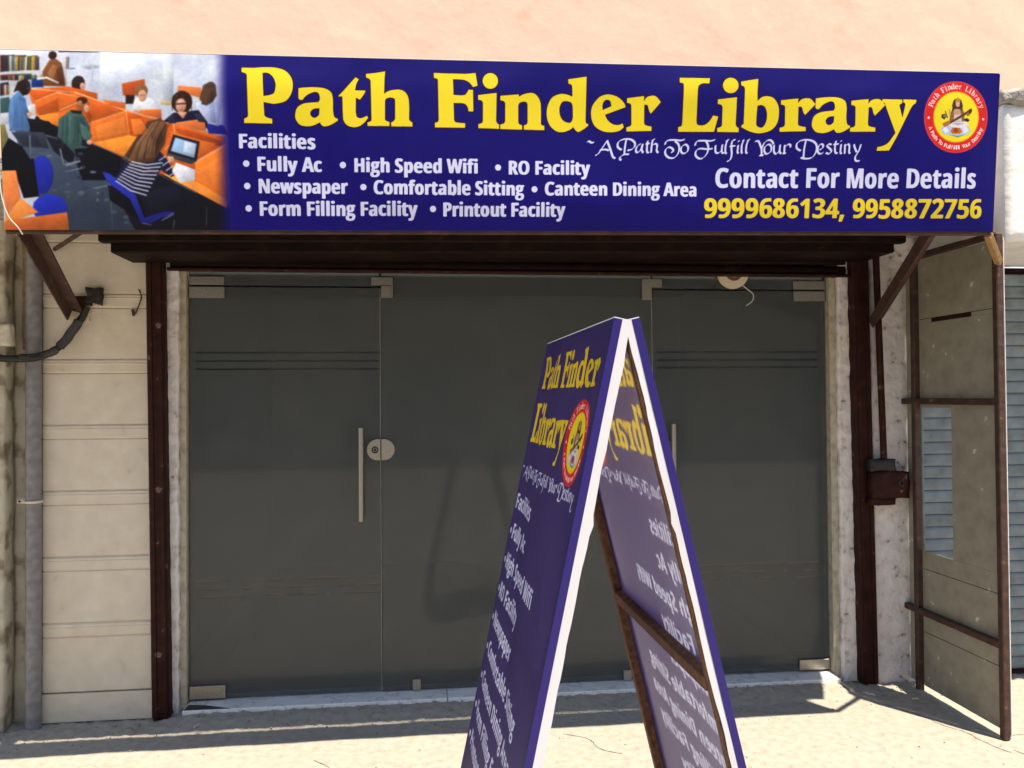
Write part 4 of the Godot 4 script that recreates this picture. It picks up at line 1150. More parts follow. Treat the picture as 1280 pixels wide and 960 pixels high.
func ground() -> void:
	var xs := PackedFloat32Array([-90, -40, -18, -9, -5, -3.6])
	var x := -2.8
	while x < 4.4:
		xs.append(x)
		x += 0.022
	xs.append_array([5.2, 7, 11, 20, 45, 90])
	var zs := PackedFloat32Array([-6, -2, -0.6, -0.2])
	var z := -0.12
	while z < 1.3:
		zs.append(z)
		z += 0.018
	zs.append_array([1.5, 1.8, 2.2, 3, 4.5, 7, 12, 25, 60, 160])
	var st := start()
	st.set_smooth_group(0)
	var rows := []
	for zz in zs:
		var row := PackedVector3Array()
		for xx in xs:
			row.append(Vector3(xx, ground_height(xx, zz), zz))
		rows.append(row)
	for j in zs.size() - 1:
		for i in xs.size() - 1:
			quad(st, rows[j][i], rows[j][i + 1], rows[j + 1][i + 1], rows[j + 1][i])
	var g := struct("ground", done(st), M.concrete)
	# cracks in the cement
	var paths := [[[2.26, 0.44], [2.32, 0.53], [2.335, 0.61], [2.39, 0.70], [2.40, 0.80], [2.44, 0.92]], [[2.52, 0.80], [2.58, 0.76], [2.70, 0.77], [2.83, 0.73]], [[2.47, 0.90], [2.50, 0.98], [2.55, 1.02]], [[-0.45, 0.62], [-0.38, 0.70], [-0.36, 0.86]], [[0.62, 0.49], [0.72, 0.55], [0.75, 0.66], [0.83, 0.72]]]
	for p in paths:
		var pts := []
		for q in p:
			pts.append(Vector3(q[0], 0, q[1]))
		var path := smooth_path(pts, 8)
		rng.seed = 9
		var cs := start()
		var last := []
		for i in path.size():
			var c := path[i] + Vector3(rng.randf_range(-0.003, 0.003), 0, rng.randf_range(-0.003, 0.003))
			var d := (path[mini(i + 1, path.size() - 1)] - path[maxi(i - 1, 0)]).normalized()
			var n := Vector3(d.z, 0, -d.x) * rng.randf_range(0.0008, 0.0028)
			var pr := []
			for e: Vector3 in [c - n, c + n]:
				pr.append(Vector3(e.x, ground_height(e.x, e.z) + 0.0012, e.z))
			if last:
				quad(cs, last[0], last[1], pr[1], pr[0], Vector3(c.x, -5, c.z))
			last = pr
		part(g, "crack", done(cs), M.crack)
	# grit swept against the shop front
	var pm := rough_box(Vector3.ONE * 0.01, 0.005, 0.004, 3, 160.0)
	var mm := MultiMesh.new()
	mm.transform_format = MultiMesh.TRANSFORM_3D
	mm.mesh = pm
	mm.instance_count = 1500
	rng.seed = 21
	for i in 1500:
		var gx := rng.randf_range(-1.9, 2.9)
		var gz: float = 0.13 + absf(rng.randfn(0.0, 0.10)) if i % 5 else rng.randf_range(0.15, 1.1)
		var b := Basis.from_euler(Vector3(rng.randf() * TAU, rng.randf() * TAU, 0)).scaled(Vector3.ONE * (0.12 + 0.6 * pow(rng.randf(), 4.0)))
		mm.set_instance_transform(i, Transform3D(b, Vector3(gx, ground_height(gx, gz) + 0.002, gz)))
	var gi := MultiMeshInstance3D.new()
	gi.name = "grit"
	gi.multimesh = mm
	gi.material_override = M.cement
	add_child(gi)
	gi.set_meta("kind", "stuff")
	gi.set_meta("label", "cement grit and small stones swept against the shop front")
	gi.set_meta("category", "grit")

func shop_building() -> void:
	var b := thing("shop_building", "peach plastered shop building with cream panelled pier and whitewashed edges", "building", Vector3(0.4, 0, -0.1))
	# peach wall above
	var wall := rough(b, "upper_wall", M.peach, -4.5, 3.9, 2.42, 4.6, -0.15, 0.08, 0.05, 0.004, 31, 1.6)
	# ledge over the shop front, hidden behind the banner
	var lp := PackedVector2Array([Vector2(-3.2, -0.08), Vector2(2.60, -0.08), Vector2(2.60, -0.50), Vector2(2.478, -0.62), Vector2(2.37, -0.888), Vector2(-3.2, -0.888)])
	part(b, "ledge", prism(lp, 0.08), M.cement, Vector3(0, 2.36, 0), Basis(Vector3.RIGHT, -PI / 2))
	# cream pier with raised bands
	var pier := slab(b, "pier", M.cream, -1.757, -1.262, -0.03, 2.42, -0.12, 0.062)
	slab(pier, "base_course", M.cream, -1.758, -1.258, 0.004, 0.136, 0.0625, 0.090, 0.005)
	var ys := [0.141]
	for k in 7:
		ys.append(0.396 + 0.3075 * k)
		ys.append(0.396 + 0.3075 * k + 0.066)
	ys.append(2.42)
	for i in ys.size() - 1:
		var band := i % 2 == 1
		var y0: float = ys[i] + 0.0002
		var y1: float = ys[i + 1] - 0.0002
		if y1 - y0 < 0.02:
			continue
		if band:
			slab(pier, "bead", M.cream, -1.755, -1.264, y0, y1, 0.0625, 0.0850, 0.007)
			var t := tube([Vector3(-1.752, (y0 + y1) / 2 + 0.012, 0.0835), Vector3(-1.266, (y0 + y1) / 2 + 0.012, 0.0835)], 0.004, 8)
			part(pier, "moulding", t, M.cream)
		else:
			slab(pier, "wall_panel", M.cream, -1.755, -1.264, y0, y1, 0.0625, 0.0815, 0.005)
	# whitewashed edges beside the glass
	rough(b, "plaster_edge", M.whitewash, -1.206, -1.150, 0.0, 2.42, -0.08, 0.062, 0.014, 0.010, 51, 11.0)
	rough(b, "plaster_edge", M.whitewash, 2.172, 2.262, 0.0, 2.42, -0.08, 0.062, 0.014, 0.010, 52, 11.0)
	slab(b, "jamb_strip", M.jamb, -1.152, -1.121, 0.0, 2.42, -0.06, 0.034)
	slab(b, "jamb_strip", M.jamb, 2.136, 2.173, 0.0, 2.42, -0.06, 0.040)
	rough(b, "corner_wall", M.whitewash, 2.336, 2.580, -0.02, 2.42, -0.10, 0.100, 0.022, 0.012, 53, 7.0)
	rough(b, "return_wall", M.cement, 2.580, 2.590, -0.02, 2.42, -0.10, 0.085, 0.03, 0.008, 54, 7.0)
	# room behind the glass
	var room := struct("room", _room_mesh(), M.darkroom)
	room.set_meta("label", "dim shop room behind the frosted glass")
	# marble sill
	var s := thing("marble_sill", "white veined marble sill below the frosted glass front", "sill", Vector3(0.5, 0, 0.05))
	for q in [[-1.118, 0.118], [0.121, 1.145], [1.148, 2.134]]:
		slab(s, "marble_slab", M.marble, q[0], q[1], -0.01, 0.044, -0.09, 0.122, 0.004)
	var chip := PackedVector2Array([Vector2(-1.112, -0.116), Vector2(-0.90, -0.118), Vector2(-1.03, -0.065), Vector2(-1.106, -0.050)])
	part(s, "dark_inlay", prism(chip, 0.003), M.crack, Vector3(0, 0.0448, 0), Basis(Vector3.RIGHT, -PI / 2))

func _room_mesh() -> ArrayMesh:
	var st := start()
	for a in [span(-1.3, 2.4, -0.06, 0.02, -3.2, -0.1), span(-1.3, 2.4, 2.42, 2.5, -3.2, -0.1), span(-1.4, 2.5, -0.06, 2.5, -3.3, -3.2), span(-1.4, -1.3, -0.06, 2.5, -3.2, -0.08), span(2.4, 2.5, -0.06, 2.5, -3.2, -0.08), span(-4.5, -1.76, 2.3, 2.42, -0.14, 0.02)]:
		add_box(st, a[0], 0.001, Transform3D(Basis(), a[1]))
	return done(st)

func neighbour() -> void:
	var n := thing("neighbour_shop", "white painted lintel and wall of the shop next door", "building", Vector3(3.5, 0, 0.2))
	rough(n, "lintel", M.white, 2.615, 5.2, 2.187, 2.80, 0.02, 0.72, 0.05, 0.006, 61, 4.0)
	rough(n, "ledge", M.cement, 2.60, 5.2, 2.802, 2.865, 0.06, 0.74, 0.022, 0.022, 62, 9.0)
	rough(n, "broken_plaster", M.cement, 2.615, 2.77, 2.866, 3.03, 0.075, 0.42, 0.018, 0.035, 63, 8.0)
	slab(n, "side_wall", M.white, 4.25, 5.2, 0.0, 2.184, 0.0, 0.3)
	slab(n, "backing", M.brown, 2.585, 5.2, 0.0, 2.184, -0.12, 0.0)
	var s := thing("roller_shutter", "lowered blue grey roller shutter of the shop next door", "shutter", Vector3(3.4, 0, 0.05))
	var prof := PackedVector2Array()
	var slatm := slat_mesh(1.62, 0.064, 0.0028)
	for k in 33:
		part(s, "slat", slatm, M.shutter, Vector3(3.40, 0.055 + 0.0642 * k, 0.055))
	slab(s, "bottom_rail", M.brown, 2.66, 4.22, 0.008, 0.022, 0.03, 0.07)
	slab(s, "guide_rail", M.shutter, 2.592, 2.606, 0.004, 2.184, 0.03, 0.12)
	slab(s, "guide_rail", M.shutter, 4.205, 4.245, 0.004, 2.184, 0.03, 0.12)

func opposite_row() -> void:
	# unseen building added across the street to darken glass reflections and cut skylight
	var b := thing("added_opposite_building", "plain beige building added across the street, out of view, to darken reflections", "building", Vector3(0, 0, 15))
	slab(b, "wall", M.oldwall, -26, 26, -0.1, 7.5, 15, 17, 0.02)
	for k in 9:
		var x := -20.0 + 5.0 * k
		var w := slab(b, "shutter", M.shutter, x - 1.4, x + 1.4, 0.02, 2.6, 14.90, 14.99, 0.01)
		var v := slab(b, "window", M.brown, x - 0.6, x + 0.6, 4.2, 5.6, 14.92, 14.99, 0.01)
		slab(v, "sill", M.cement, x - 0.75, x + 0.75, 4.08, 4.18, 14.80, 14.99, 0.01)

func slat_mesh(w: float, pitch: float, deep := 0.011) -> ArrayMesh:
	var st := start()
	st.set_smooth_group(0)
	var pr := []
	for k in 9:
		var f := k / 8.0
		pr.append(Vector2((f - 0.5) * pitch * 0.97, deep * pow(sin(PI * f), 0.6) - (0.006 if k == 0 or k == 8 else 0.0)))
	for k in 8:
		quad(st, Vector3(-w / 2, pr[k + 1].x, pr[k + 1].y), Vector3(w / 2, pr[k + 1].x, pr[k + 1].y), Vector3(w / 2, pr[k].x, pr[k].y), Vector3(-w / 2, pr[k].x, pr[k].y))
		quad(st, Vector3(w / 2, pr[k + 1].x, pr[k + 1].y - 0.002), Vector3(-w / 2, pr[k + 1].x, pr[k + 1].y - 0.002), Vector3(-w / 2, pr[k].x, pr[k].y - 0.002), Vector3(w / 2, pr[k].x, pr[k].y - 0.002))
	return done(st)

func pane(parent: Node3D, x0: float, x1: float, y0: float, y1: float) -> void:
	slab(parent, "pane", M.glass, x0, x1, y0, y1, -0.012, 0.0, 0.0015)

func film(parent: Node3D, x0: float, x1: float, y0: float, y1: float) -> void:
	slab(parent, "frosted_film", M.film, x0, x1, y0, y1, 0.0012, 0.0022, 0.0003)

func door_film(parent: Node3D, x0: float, x1: float, y0: float, y1: float, s0: float, s1: float, jag: int) -> void:
	# frosted film with two sets of three clear lines
	rng.seed = jag
	var cuts := [0.540, 0.5775, 0.615, 1.645, 1.6845, 1.726]
	var y := y0
	for c in cuts:
		film(parent, x0, x1, y, c - 0.0045)
		film(parent, x0, s0, c - 0.0045, c + 0.0045)
		film(parent, s1, x1, c - 0.0045, c + 0.0045)
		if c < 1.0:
			# extra film bits added to imitate pale broken highlights in the lower lines
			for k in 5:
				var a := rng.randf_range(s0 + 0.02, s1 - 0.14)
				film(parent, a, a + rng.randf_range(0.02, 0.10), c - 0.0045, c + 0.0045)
		y = c + 0.0045
	film(parent, x0, x1, y, y1)

func patch(parent: Node3D, x0: float, x1: float, y0: float, y1: float) -> void:
	slab(parent, "patch_fitting", M.steel, x0, x1, y0, y1, 0.0026, 0.016, 0.002)

func pull_handle(parent: Node3D, x: float, y0: float, y1: float) -> void:
	var h := part(parent, "handle", tube([Vector3(x, y0, 0.055), Vector3(x, y1, 0.055)], 0.0125, 14), M.steel)
	for y in [y0 + 0.09, y1 - 0.09]:
		part(h, "standoff", tube([Vector3(x, y, 0.0024), Vector3(x, y, 0.046)], 0.008, 10), M.steel)

func half_stadium(sx: float) -> PackedVector2Array:
	var p := PackedVector2Array()
	p.append(Vector2(sx * 0.003, -0.052))
	for k in 13:
		var a := -PI / 2 + PI * k / 12.0
		p.append(Vector2(sx * (0.016 + 0.052 * cos(a)), 0.052 * sin(a)))
	p.append(Vector2(sx * 0.003, 0.052))
	return p

func shop_front() -> void:
	var d := thing("glass_door", "frosted glass door with steel pull handle, hinged beside the cream pier", "door", Vector3(-0.66, 0.05, 0))
	pane(d, -1.116, -0.2035, 0.056, 2.047)
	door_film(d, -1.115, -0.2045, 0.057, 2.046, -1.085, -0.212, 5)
	slab(d, "edge_light_strip", M.seal, -0.2028, -0.1992, 0.058, 2.044, -0.010, -0.001, 0.0004)  # pale strip painted in place of the lit pane edges
	pull_handle(d, -0.294, 0.897, 1.353)
	patch(d, -1.114, -0.948, 1.992, 2.046)
	patch(d, -1.114, -0.946, 0.057, 0.119)
	var lp := part(d, "lock_plate", prism(half_stadium(-1.0), 0.014), M.steel, Vector3(-0.1995, 1.243, 0.0098))
	var ring := PackedVector3Array()
	for k in 15:
		ring.append(Vector3(-0.228 + 0.014 * cos(TAU * k / 14.0), 1.243 + 0.014 * sin(TAU * k / 14.0), 0.0185))
	var st := start()
	add_tube(st, ring, 0.0035, 6)
	part(lp, "keyhole_ring", done(st), M.black)
	part(lp, "keyhole", prism(disc_poly(0.007, 0.007, 14), 0.004), M.black, Vector3(-0.228, 1.243, 0.0182))

	var f := thing("fixed_glass", "wide fixed frosted glass pane between the two glass doors", "window", Vector3(0.5, 0.05, 0))
	pane(f, -0.1965, 1.1865, 0.047, 2.40)
	film(f, -0.1955, 1.1855, 0.048, 2.40)
	var lp2 := part(f, "lock_plate", prism(half_stadium(1.0), 0.014), M.steel, Vector3(-0.1995, 1.243, 0.0098))
	part(f, "corner_patch", prism(PackedVector2Array([Vector2(-0.243, 2.060), Vector2(-0.1465, 2.060), Vector2(-0.1465, 1.999), Vector2(-0.137, 1.999), Vector2(-0.137, 2.098), Vector2(-0.243, 2.098)]), 0.015), M.steel, Vector3(0, 0, 0.0105))
	slab(f, "patch_fitting", M.steel, -0.1945, -0.147, 1.999, 2.058, 0.003, 0.0165, 0.002)
	part(f, "corner_patch", prism(PackedVector2Array([Vector2(1.135, 2.102), Vector2(1.24, 2.102), Vector2(1.24, 2.060), Vector2(1.1855, 2.060), Vector2(1.1855, 1.995), Vector2(1.135, 1.995)]), 0.015), M.steel, Vector3(0, 0, 0.0105))
	patch(f, -0.049, -0.009, 0.050, 0.104)
	patch(f, 1.020, 1.062, 0.046, 0.100)

	var e := thing("glass_door", "frosted glass door with steel pull handle, hinged beside the olive metal side screen", "door", Vector3(1.66, 0.05, 0))
	pane(e, 1.1935, 2.131, 0.056, 2.047)
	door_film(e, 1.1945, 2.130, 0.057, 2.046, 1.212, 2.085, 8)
	slab(e, "edge_light_strip", M.seal, 1.1882, 1.1918, 0.058, 2.044, -0.010, -0.001, 0.0004)  # light along the pane edges imitated by a pale strip
	pull_handle(e, 1.283, 0.899, 1.355)
	patch(e, 1.955, 2.129, 1.994, 2.046)
	patch(e, 1.961, 2.129, 0.057, 0.111)

	var o := thing("transom_glass", "narrow frosted glass strip above the door beside the cream pier", "window", Vector3(-0.66, 2.06, 0))
	pane(o, -1.116, -0.2035, 2.0545, 2.40)
	film(o, -1.115, -0.2045, 2.0555, 2.40)
	patch(o, -1.114, -0.950, 2.056, 2.096)
	var o2 := thing("transom_glass", "narrow frosted glass strip above the door beside the olive side screen", "window", Vector3(1.66, 2.06, 0))
	pane(o2, 1.1935, 2.131, 2.0545, 2.40)
	film(o2, 1.1945, 2.130, 2.0555, 2.40)
	patch(o2, 1.953, 2.129, 2.056, 2.101)

func roller_shutter() -> void:
	var s := thing("roller_shutter", "raised dark brown roller shutter with hood and guide posts over the frosted glass", "shutter", Vector3(0.5, 0, 0.1))
	# guide posts lean a little, as the whole shutter does
	for q in [[-1.2465, -1.2155, 0.040], [2.271, 2.2975, 0.046]]:
		var top := Vector3(q[0], 2.30, 0.078)
		var foot := Vector3(q[1], 0.005, 0.078)
		bar(s, "guide_post", M.brown, foot, top, q[2] * 2, 0.075)
		var gl := bar(s, "guide_lip", M.brown, foot + Vector3(-q[2] * 0.55, 0, 0.040), top + Vector3(-q[2] * 0.55, 0, 0.040), 0.018, 0.008)
		bar(s, "guide_lip", M.brown, foot + Vector3(q[2] * 0.55, 0, 0.040), top + Vector3(q[2] * 0.55, 0, 0.040), 0.018, 0.008)
	# hood: a folded sheet tray, rising slightly to the right
	var l := Vector3(-1.345, 2.142, 0.24)
	var r := Vector3(2.30, 2.190, 0.24)
	var ax := (r - l).normalized()
	var up := Vector3(-ax.y, ax.x, 0)
	var bs := Basis(ax, up, Vector3.BACK)
	var mid := (l + r) / 2
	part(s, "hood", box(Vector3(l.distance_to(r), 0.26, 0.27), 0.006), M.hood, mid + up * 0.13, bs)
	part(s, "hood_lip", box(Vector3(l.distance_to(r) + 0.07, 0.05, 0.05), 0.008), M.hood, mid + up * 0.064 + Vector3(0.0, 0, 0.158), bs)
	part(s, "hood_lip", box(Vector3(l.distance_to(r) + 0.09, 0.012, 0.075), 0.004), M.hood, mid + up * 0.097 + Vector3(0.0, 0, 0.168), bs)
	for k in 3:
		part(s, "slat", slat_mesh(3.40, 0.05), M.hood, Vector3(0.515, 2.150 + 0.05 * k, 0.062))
	slab(s, "bottom_bar", M.brown, -1.195, 2.225, 2.113, 2.126, 0.05, 0.092)
	# lock box and its rod beside the post
	part(s, "lock_box", rough_box(Vector3(0.20, 0.135, 0.055), 0.02, 0.006, 71, 14.0), M.brown, Vector3(2.385, 1.035, 0.150))
	part(s, "lock_box_cap", rough_box(Vector3(0.13, 0.06, 0.05), 0.02, 0.008, 72, 14.0), M.black, Vector3(2.345, 1.135, 0.148))
	part(s, "lock_box_foot", rough_box(Vector3(0.13, 0.035, 0.05), 0.02, 0.006, 73, 14.0), M.brown, Vector3(2.345, 0.950, 0.148))
	var ring := PackedVector3Array()
	for k in 15:
		ring.append(Vector3(2.438 + 0.013 * cos(TAU * k / 14.0), 1.045 + 0.013 * sin(TAU * k / 14.0), 0.182))
	var st := start()
	add_tube(st, ring, 0.004, 6)
	part(s, "ring", done(st), M.black)
	part(s, "rod", tube([Vector3(2.335, 2.24, 0.15), Vector3(2.364, 1.15, 0.15)], 0.017, 8), M.brown)

func banner() -> void:
	var tl := Vector3(-1.486, 2.744, 1.035)
	var tr := Vector3(2.352, 2.804, 1.035)
	var br := Vector3(2.335, 2.163, 1.0)
	var bl := Vector3(-1.476, 2.111, 1.0)
	var b := thing("shop_banner", "long dark blue shop banner with big yellow serif title and printed study-room photo", "sign", (bl + br) / 2)
	var wave := func(u: float, v: float) -> Vector3:
		var edge := clampf(minf(minf(u, 1.0 - u) * 30.0, minf(v, 1.0 - v) * 6.0), 0.0, 1.0)
		return Vector3(0, 0, edge * (0.010 + 0.5 * (0.005 * sin(u * 31.0 + v * 3.0) + 0.006 * sin(u * 11.0 - v * 5.0) + 0.003 * sin(u * 67.0 + 4.0 * sin(v * 3.0)) + 0.010 * sin(PI * v) * sin(u * 6.0 + 1.0))))
	var m := print_mat(banner_print(), 0.42)
	m.albedo_color = Color(0.87, 0.87, 0.90)
	var sh := part(b, "printed_sheet", sheet([tl, tr, br, bl], 120, 20, wave), m)
	var back := Vector3(0, 0, -0.004)
	part(b, "sheet_back", sheet([tr + back, tl + back, bl + back, br + back], 40, 8, func(u: float, v: float) -> Vector3: return wave.call(1.0 - u, v)), M.flexback)
	var off := Vector3(0, 0, -0.018)
	bar(b, "frame_bar", M.rust, tl + Vector3(0, -0.012, -0.011), tr + Vector3(0, -0.012, -0.011), 0.022, 0.012)
	bar(b, "frame_bar", M.rust, bl + off, br + off, 0.022, 0.022)
	bar(b, "frame_bar", M.rust, bl + off + Vector3(0.012, 0.012, 0), tl + off + Vector3(0.012, -0.012, 0), 0.022, 0.022)
	bar(b, "frame_bar", M.rust, br + off + Vector3(-0.012, 0.012, 0), tr + off + Vector3(-0.012, -0.012, 0), 0.022, 0.022)
	for f in [0.25, 0.5, 0.75]:
		bar(b, "frame_bar", M.rust, bl.lerp(br, f) + off + Vector3(0, 0.012, -0.012), tl.lerp(tr, f) + off + Vector3(0, -0.026, -0.004), 0.022, 0.022)
	# folded hem along the edges
	bar(b, "hem", M.flexwhite, tl + Vector3(0, 0.0025, -0.009), tr + Vector3(0, 0.0025, -0.009), 0.002, 0.018)
	bar(b, "hem", M.flexblue, tr + Vector3(0.004, 0, -0.014), br + Vector3(0.004, 0, -0.014), 0.002, 0.026)
	# arms that carry the banner
	bar(b, "support_arm", M.rust, Vector3(-1.41, 2.150, 0.965), Vector3(-1.595, 1.915, 0.105), 0.062, 0.008, Vector3(0.3, 1, 0))
	bar(b, "support_arm", M.rust, Vector3(-1.41, 2.146, 0.968) + Vector3(-0.03, -0.02, 0), Vector3(-1.595, 1.915, 0.105) + Vector3(-0.03, -0.02, 0), 0.008, 0.05, Vector3(0.3, 1, 0))
	bar(b, "support_arm", M.rust, Vector3(2.105, 2.185, 0.965), Vector3(2.335, 1.885, 0.150), 0.062, 0.010, Vector3(-0.3, 1, 0))
	bar(b, "support_arm", M.rust, Vector3(2.075, 2.165, 0.966), Vector3(2.305, 1.865, 0.150), 0.010, 0.05, Vector3(-0.3, 1, 0))
	for q in [Vector3(-1.552, 1.985, 0.30), Vector3(-1.590, 1.935, 0.13)]:
		part(b, "bolt", prism(disc_poly(0.011, 0.011, 6), 0.016), M.black, q + Vector3(0.0, -0.012, 0.0))
	part(b, "stay_rod", tube([Vector3(-1.693, 2.205, 0.095), Vector3(-1.365, 2.193, 0.60)], 0.010, 8), M.rust)

func side_screen() -> void:
	var s := thing("side_screen", "olive grey sheet metal side screen in a rusty tube frame", "screen", Vector3(2.51, 0, 0.5))
	var x := 2.510
	var sx := x + 0.016
	# sheets, each its own piece, with a square hole
	var sheet_of := func(y0: float, y1: float, z0: float, z1: float, called: String) -> void:
		slab(s, called, M.olive, sx, sx + 0.0025, y0, y1, z0, z1, 0.0006)
	sheet_of.call(0.024, 0.2955, 0.214, 0.787, "metal_sheet")
	sheet_of.call(0.2985, 0.6135, 0.214, 0.787, "metal_sheet")
	sheet_of.call(0.6165, 0.705, 0.214, 0.787, "metal_sheet")
	sheet_of.call(0.7055, 1.4305, 0.452, 0.787, "metal_sheet")
	sheet_of.call(1.431, 1.856, 0.214, 0.787, "metal_sheet")
	sheet_of.call(1.879, 2.182, 0.214, 0.787, "metal_sheet")
	sheet_of.call(1.8565, 1.876, 0.214, 0.311, "metal_sheet")
	sheet_of.call(1.8565, 1.876, 0.606, 0.787, "metal_sheet")
	sheet_of.call(0.024, 2.182, 0.102, 0.186, "metal_sheet")
	for q in [0.297, 0.615, 1.865]:
		slab(s, "added_dark_strip", M.brown, sx + 0.0035, sx + 0.006, q - 0.022, q + 0.022, 0.216, 0.786, 0.0006)  # dark strips added to stop brightness showing through slot and seams
	# tubes
	bar(s, "post", M.rust, Vector3(x, 0.0, 0.800), Vector3(x, 2.20, 0.800), 0.032, 0.032)
	bar(s, "post", M.rust, Vector3(x, -0.004, 0.200), Vector3(x, 2.20, 0.200), 0.032, 0.032)
	bar(s, "rail", M.rust, Vector3(x, 2.197, 0.218), Vector3(x, 2.197, 0.783), 0.030, 0.030, Vector3.UP)
	bar(s, "rail", M.rust, Vector3(x - 0.002, 1.462, 0.10), Vector3(x - 0.002, 1.462, 0.783), 0.030, 0.030, Vector3.UP)
	bar(s, "rail", M.rust, Vector3(x - 0.002, 0.402, 0.10), Vector3(x - 0.002, 0.402, 0.783), 0.030, 0.030, Vector3.UP)
	bar(s, "edge_strip", M.white, Vector3(x + 0.0175, 0.02, 0.806), Vector3(x + 0.0175, 2.18, 0.806), 0.003, 0.024)
	bar(s, "strut", M.strut, Vector3(2.330, 2.152, 0.985), Vector3(2.500, 2.070, 0.822), 0.028, 0.028)

func left_corner() -> void:
	var w := thing("old_side_wall", "weathered plaster wall strip behind the grey drainpipe", "wall", Vector3(-1.9, 0, -0.05))
	rough(w, "plaster", M.oldwall, -4.4, -1.762, -0.02, 2.30, -0.12, 0.045, 0.03, 0.012, 81, 6.0)
	var p := thing("drainpipe", "grey painted drainpipe standing beside the cream panelled pier", "pipe", Vector3(-1.775, 0, 0.115))
	part(p, "pipe", tube([Vector3(-1.775, 0.0, 0.115), Vector3(-1.775, 0.8, 0.115), Vector3(-1.776, 1.6, 0.115), Vector3(-1.777, 2.40, 0.115)], 0.034, 20), M.pipe)
	var cl := PackedVector3Array()
	for k in 13:
		var a := -0.15 + (PI + 0.3) * k / 12.0
		cl.append(Vector3(-1.775 + 0.038 * cos(a), 1.035, 0.115 + 0.038 * sin(a)))
	var st := start()
	add_tube(st, cl, 0.0065, 6)
	var clip := part(p, "clip", done(st), M.ivory)
	part(clip, "clip_ear", box(Vector3(0.04, 0.022, 0.01), 0.003), M.ivory, Vector3(-1.832, 1.036, 0.105))
	part(clip, "screw", tube([Vector3(-1.838, 1.036, 0.106), Vector3(-1.838, 1.036, 0.116)], 0.005, 8), M.black)
	var t := thing("weathered_post", "rough weathered plastered post at the end of the old wall strip", "post", Vector3(-1.93, 0, 0.13))
	part(t, "post", rough_box(Vector3(0.15, 2.42, 0.10), 0.03, 0.010, 82, 3.0), M.oldwall, Vector3(-1.955, 1.205, 0.115))
	part(t, "cross_piece", rough_box(Vector3(0.12, 0.10, 0.05), 0.02, 0.008, 83, 9.0), M.oldwall, Vector3(-1.895, 1.795, 0.19))
	part(t, "batten", rough_box(Vector3(0.025, 0.50, 0.02), 0.02, 0.004, 84, 12.0), M.timber, Vector3(-1.828, 1.985, 0.075))

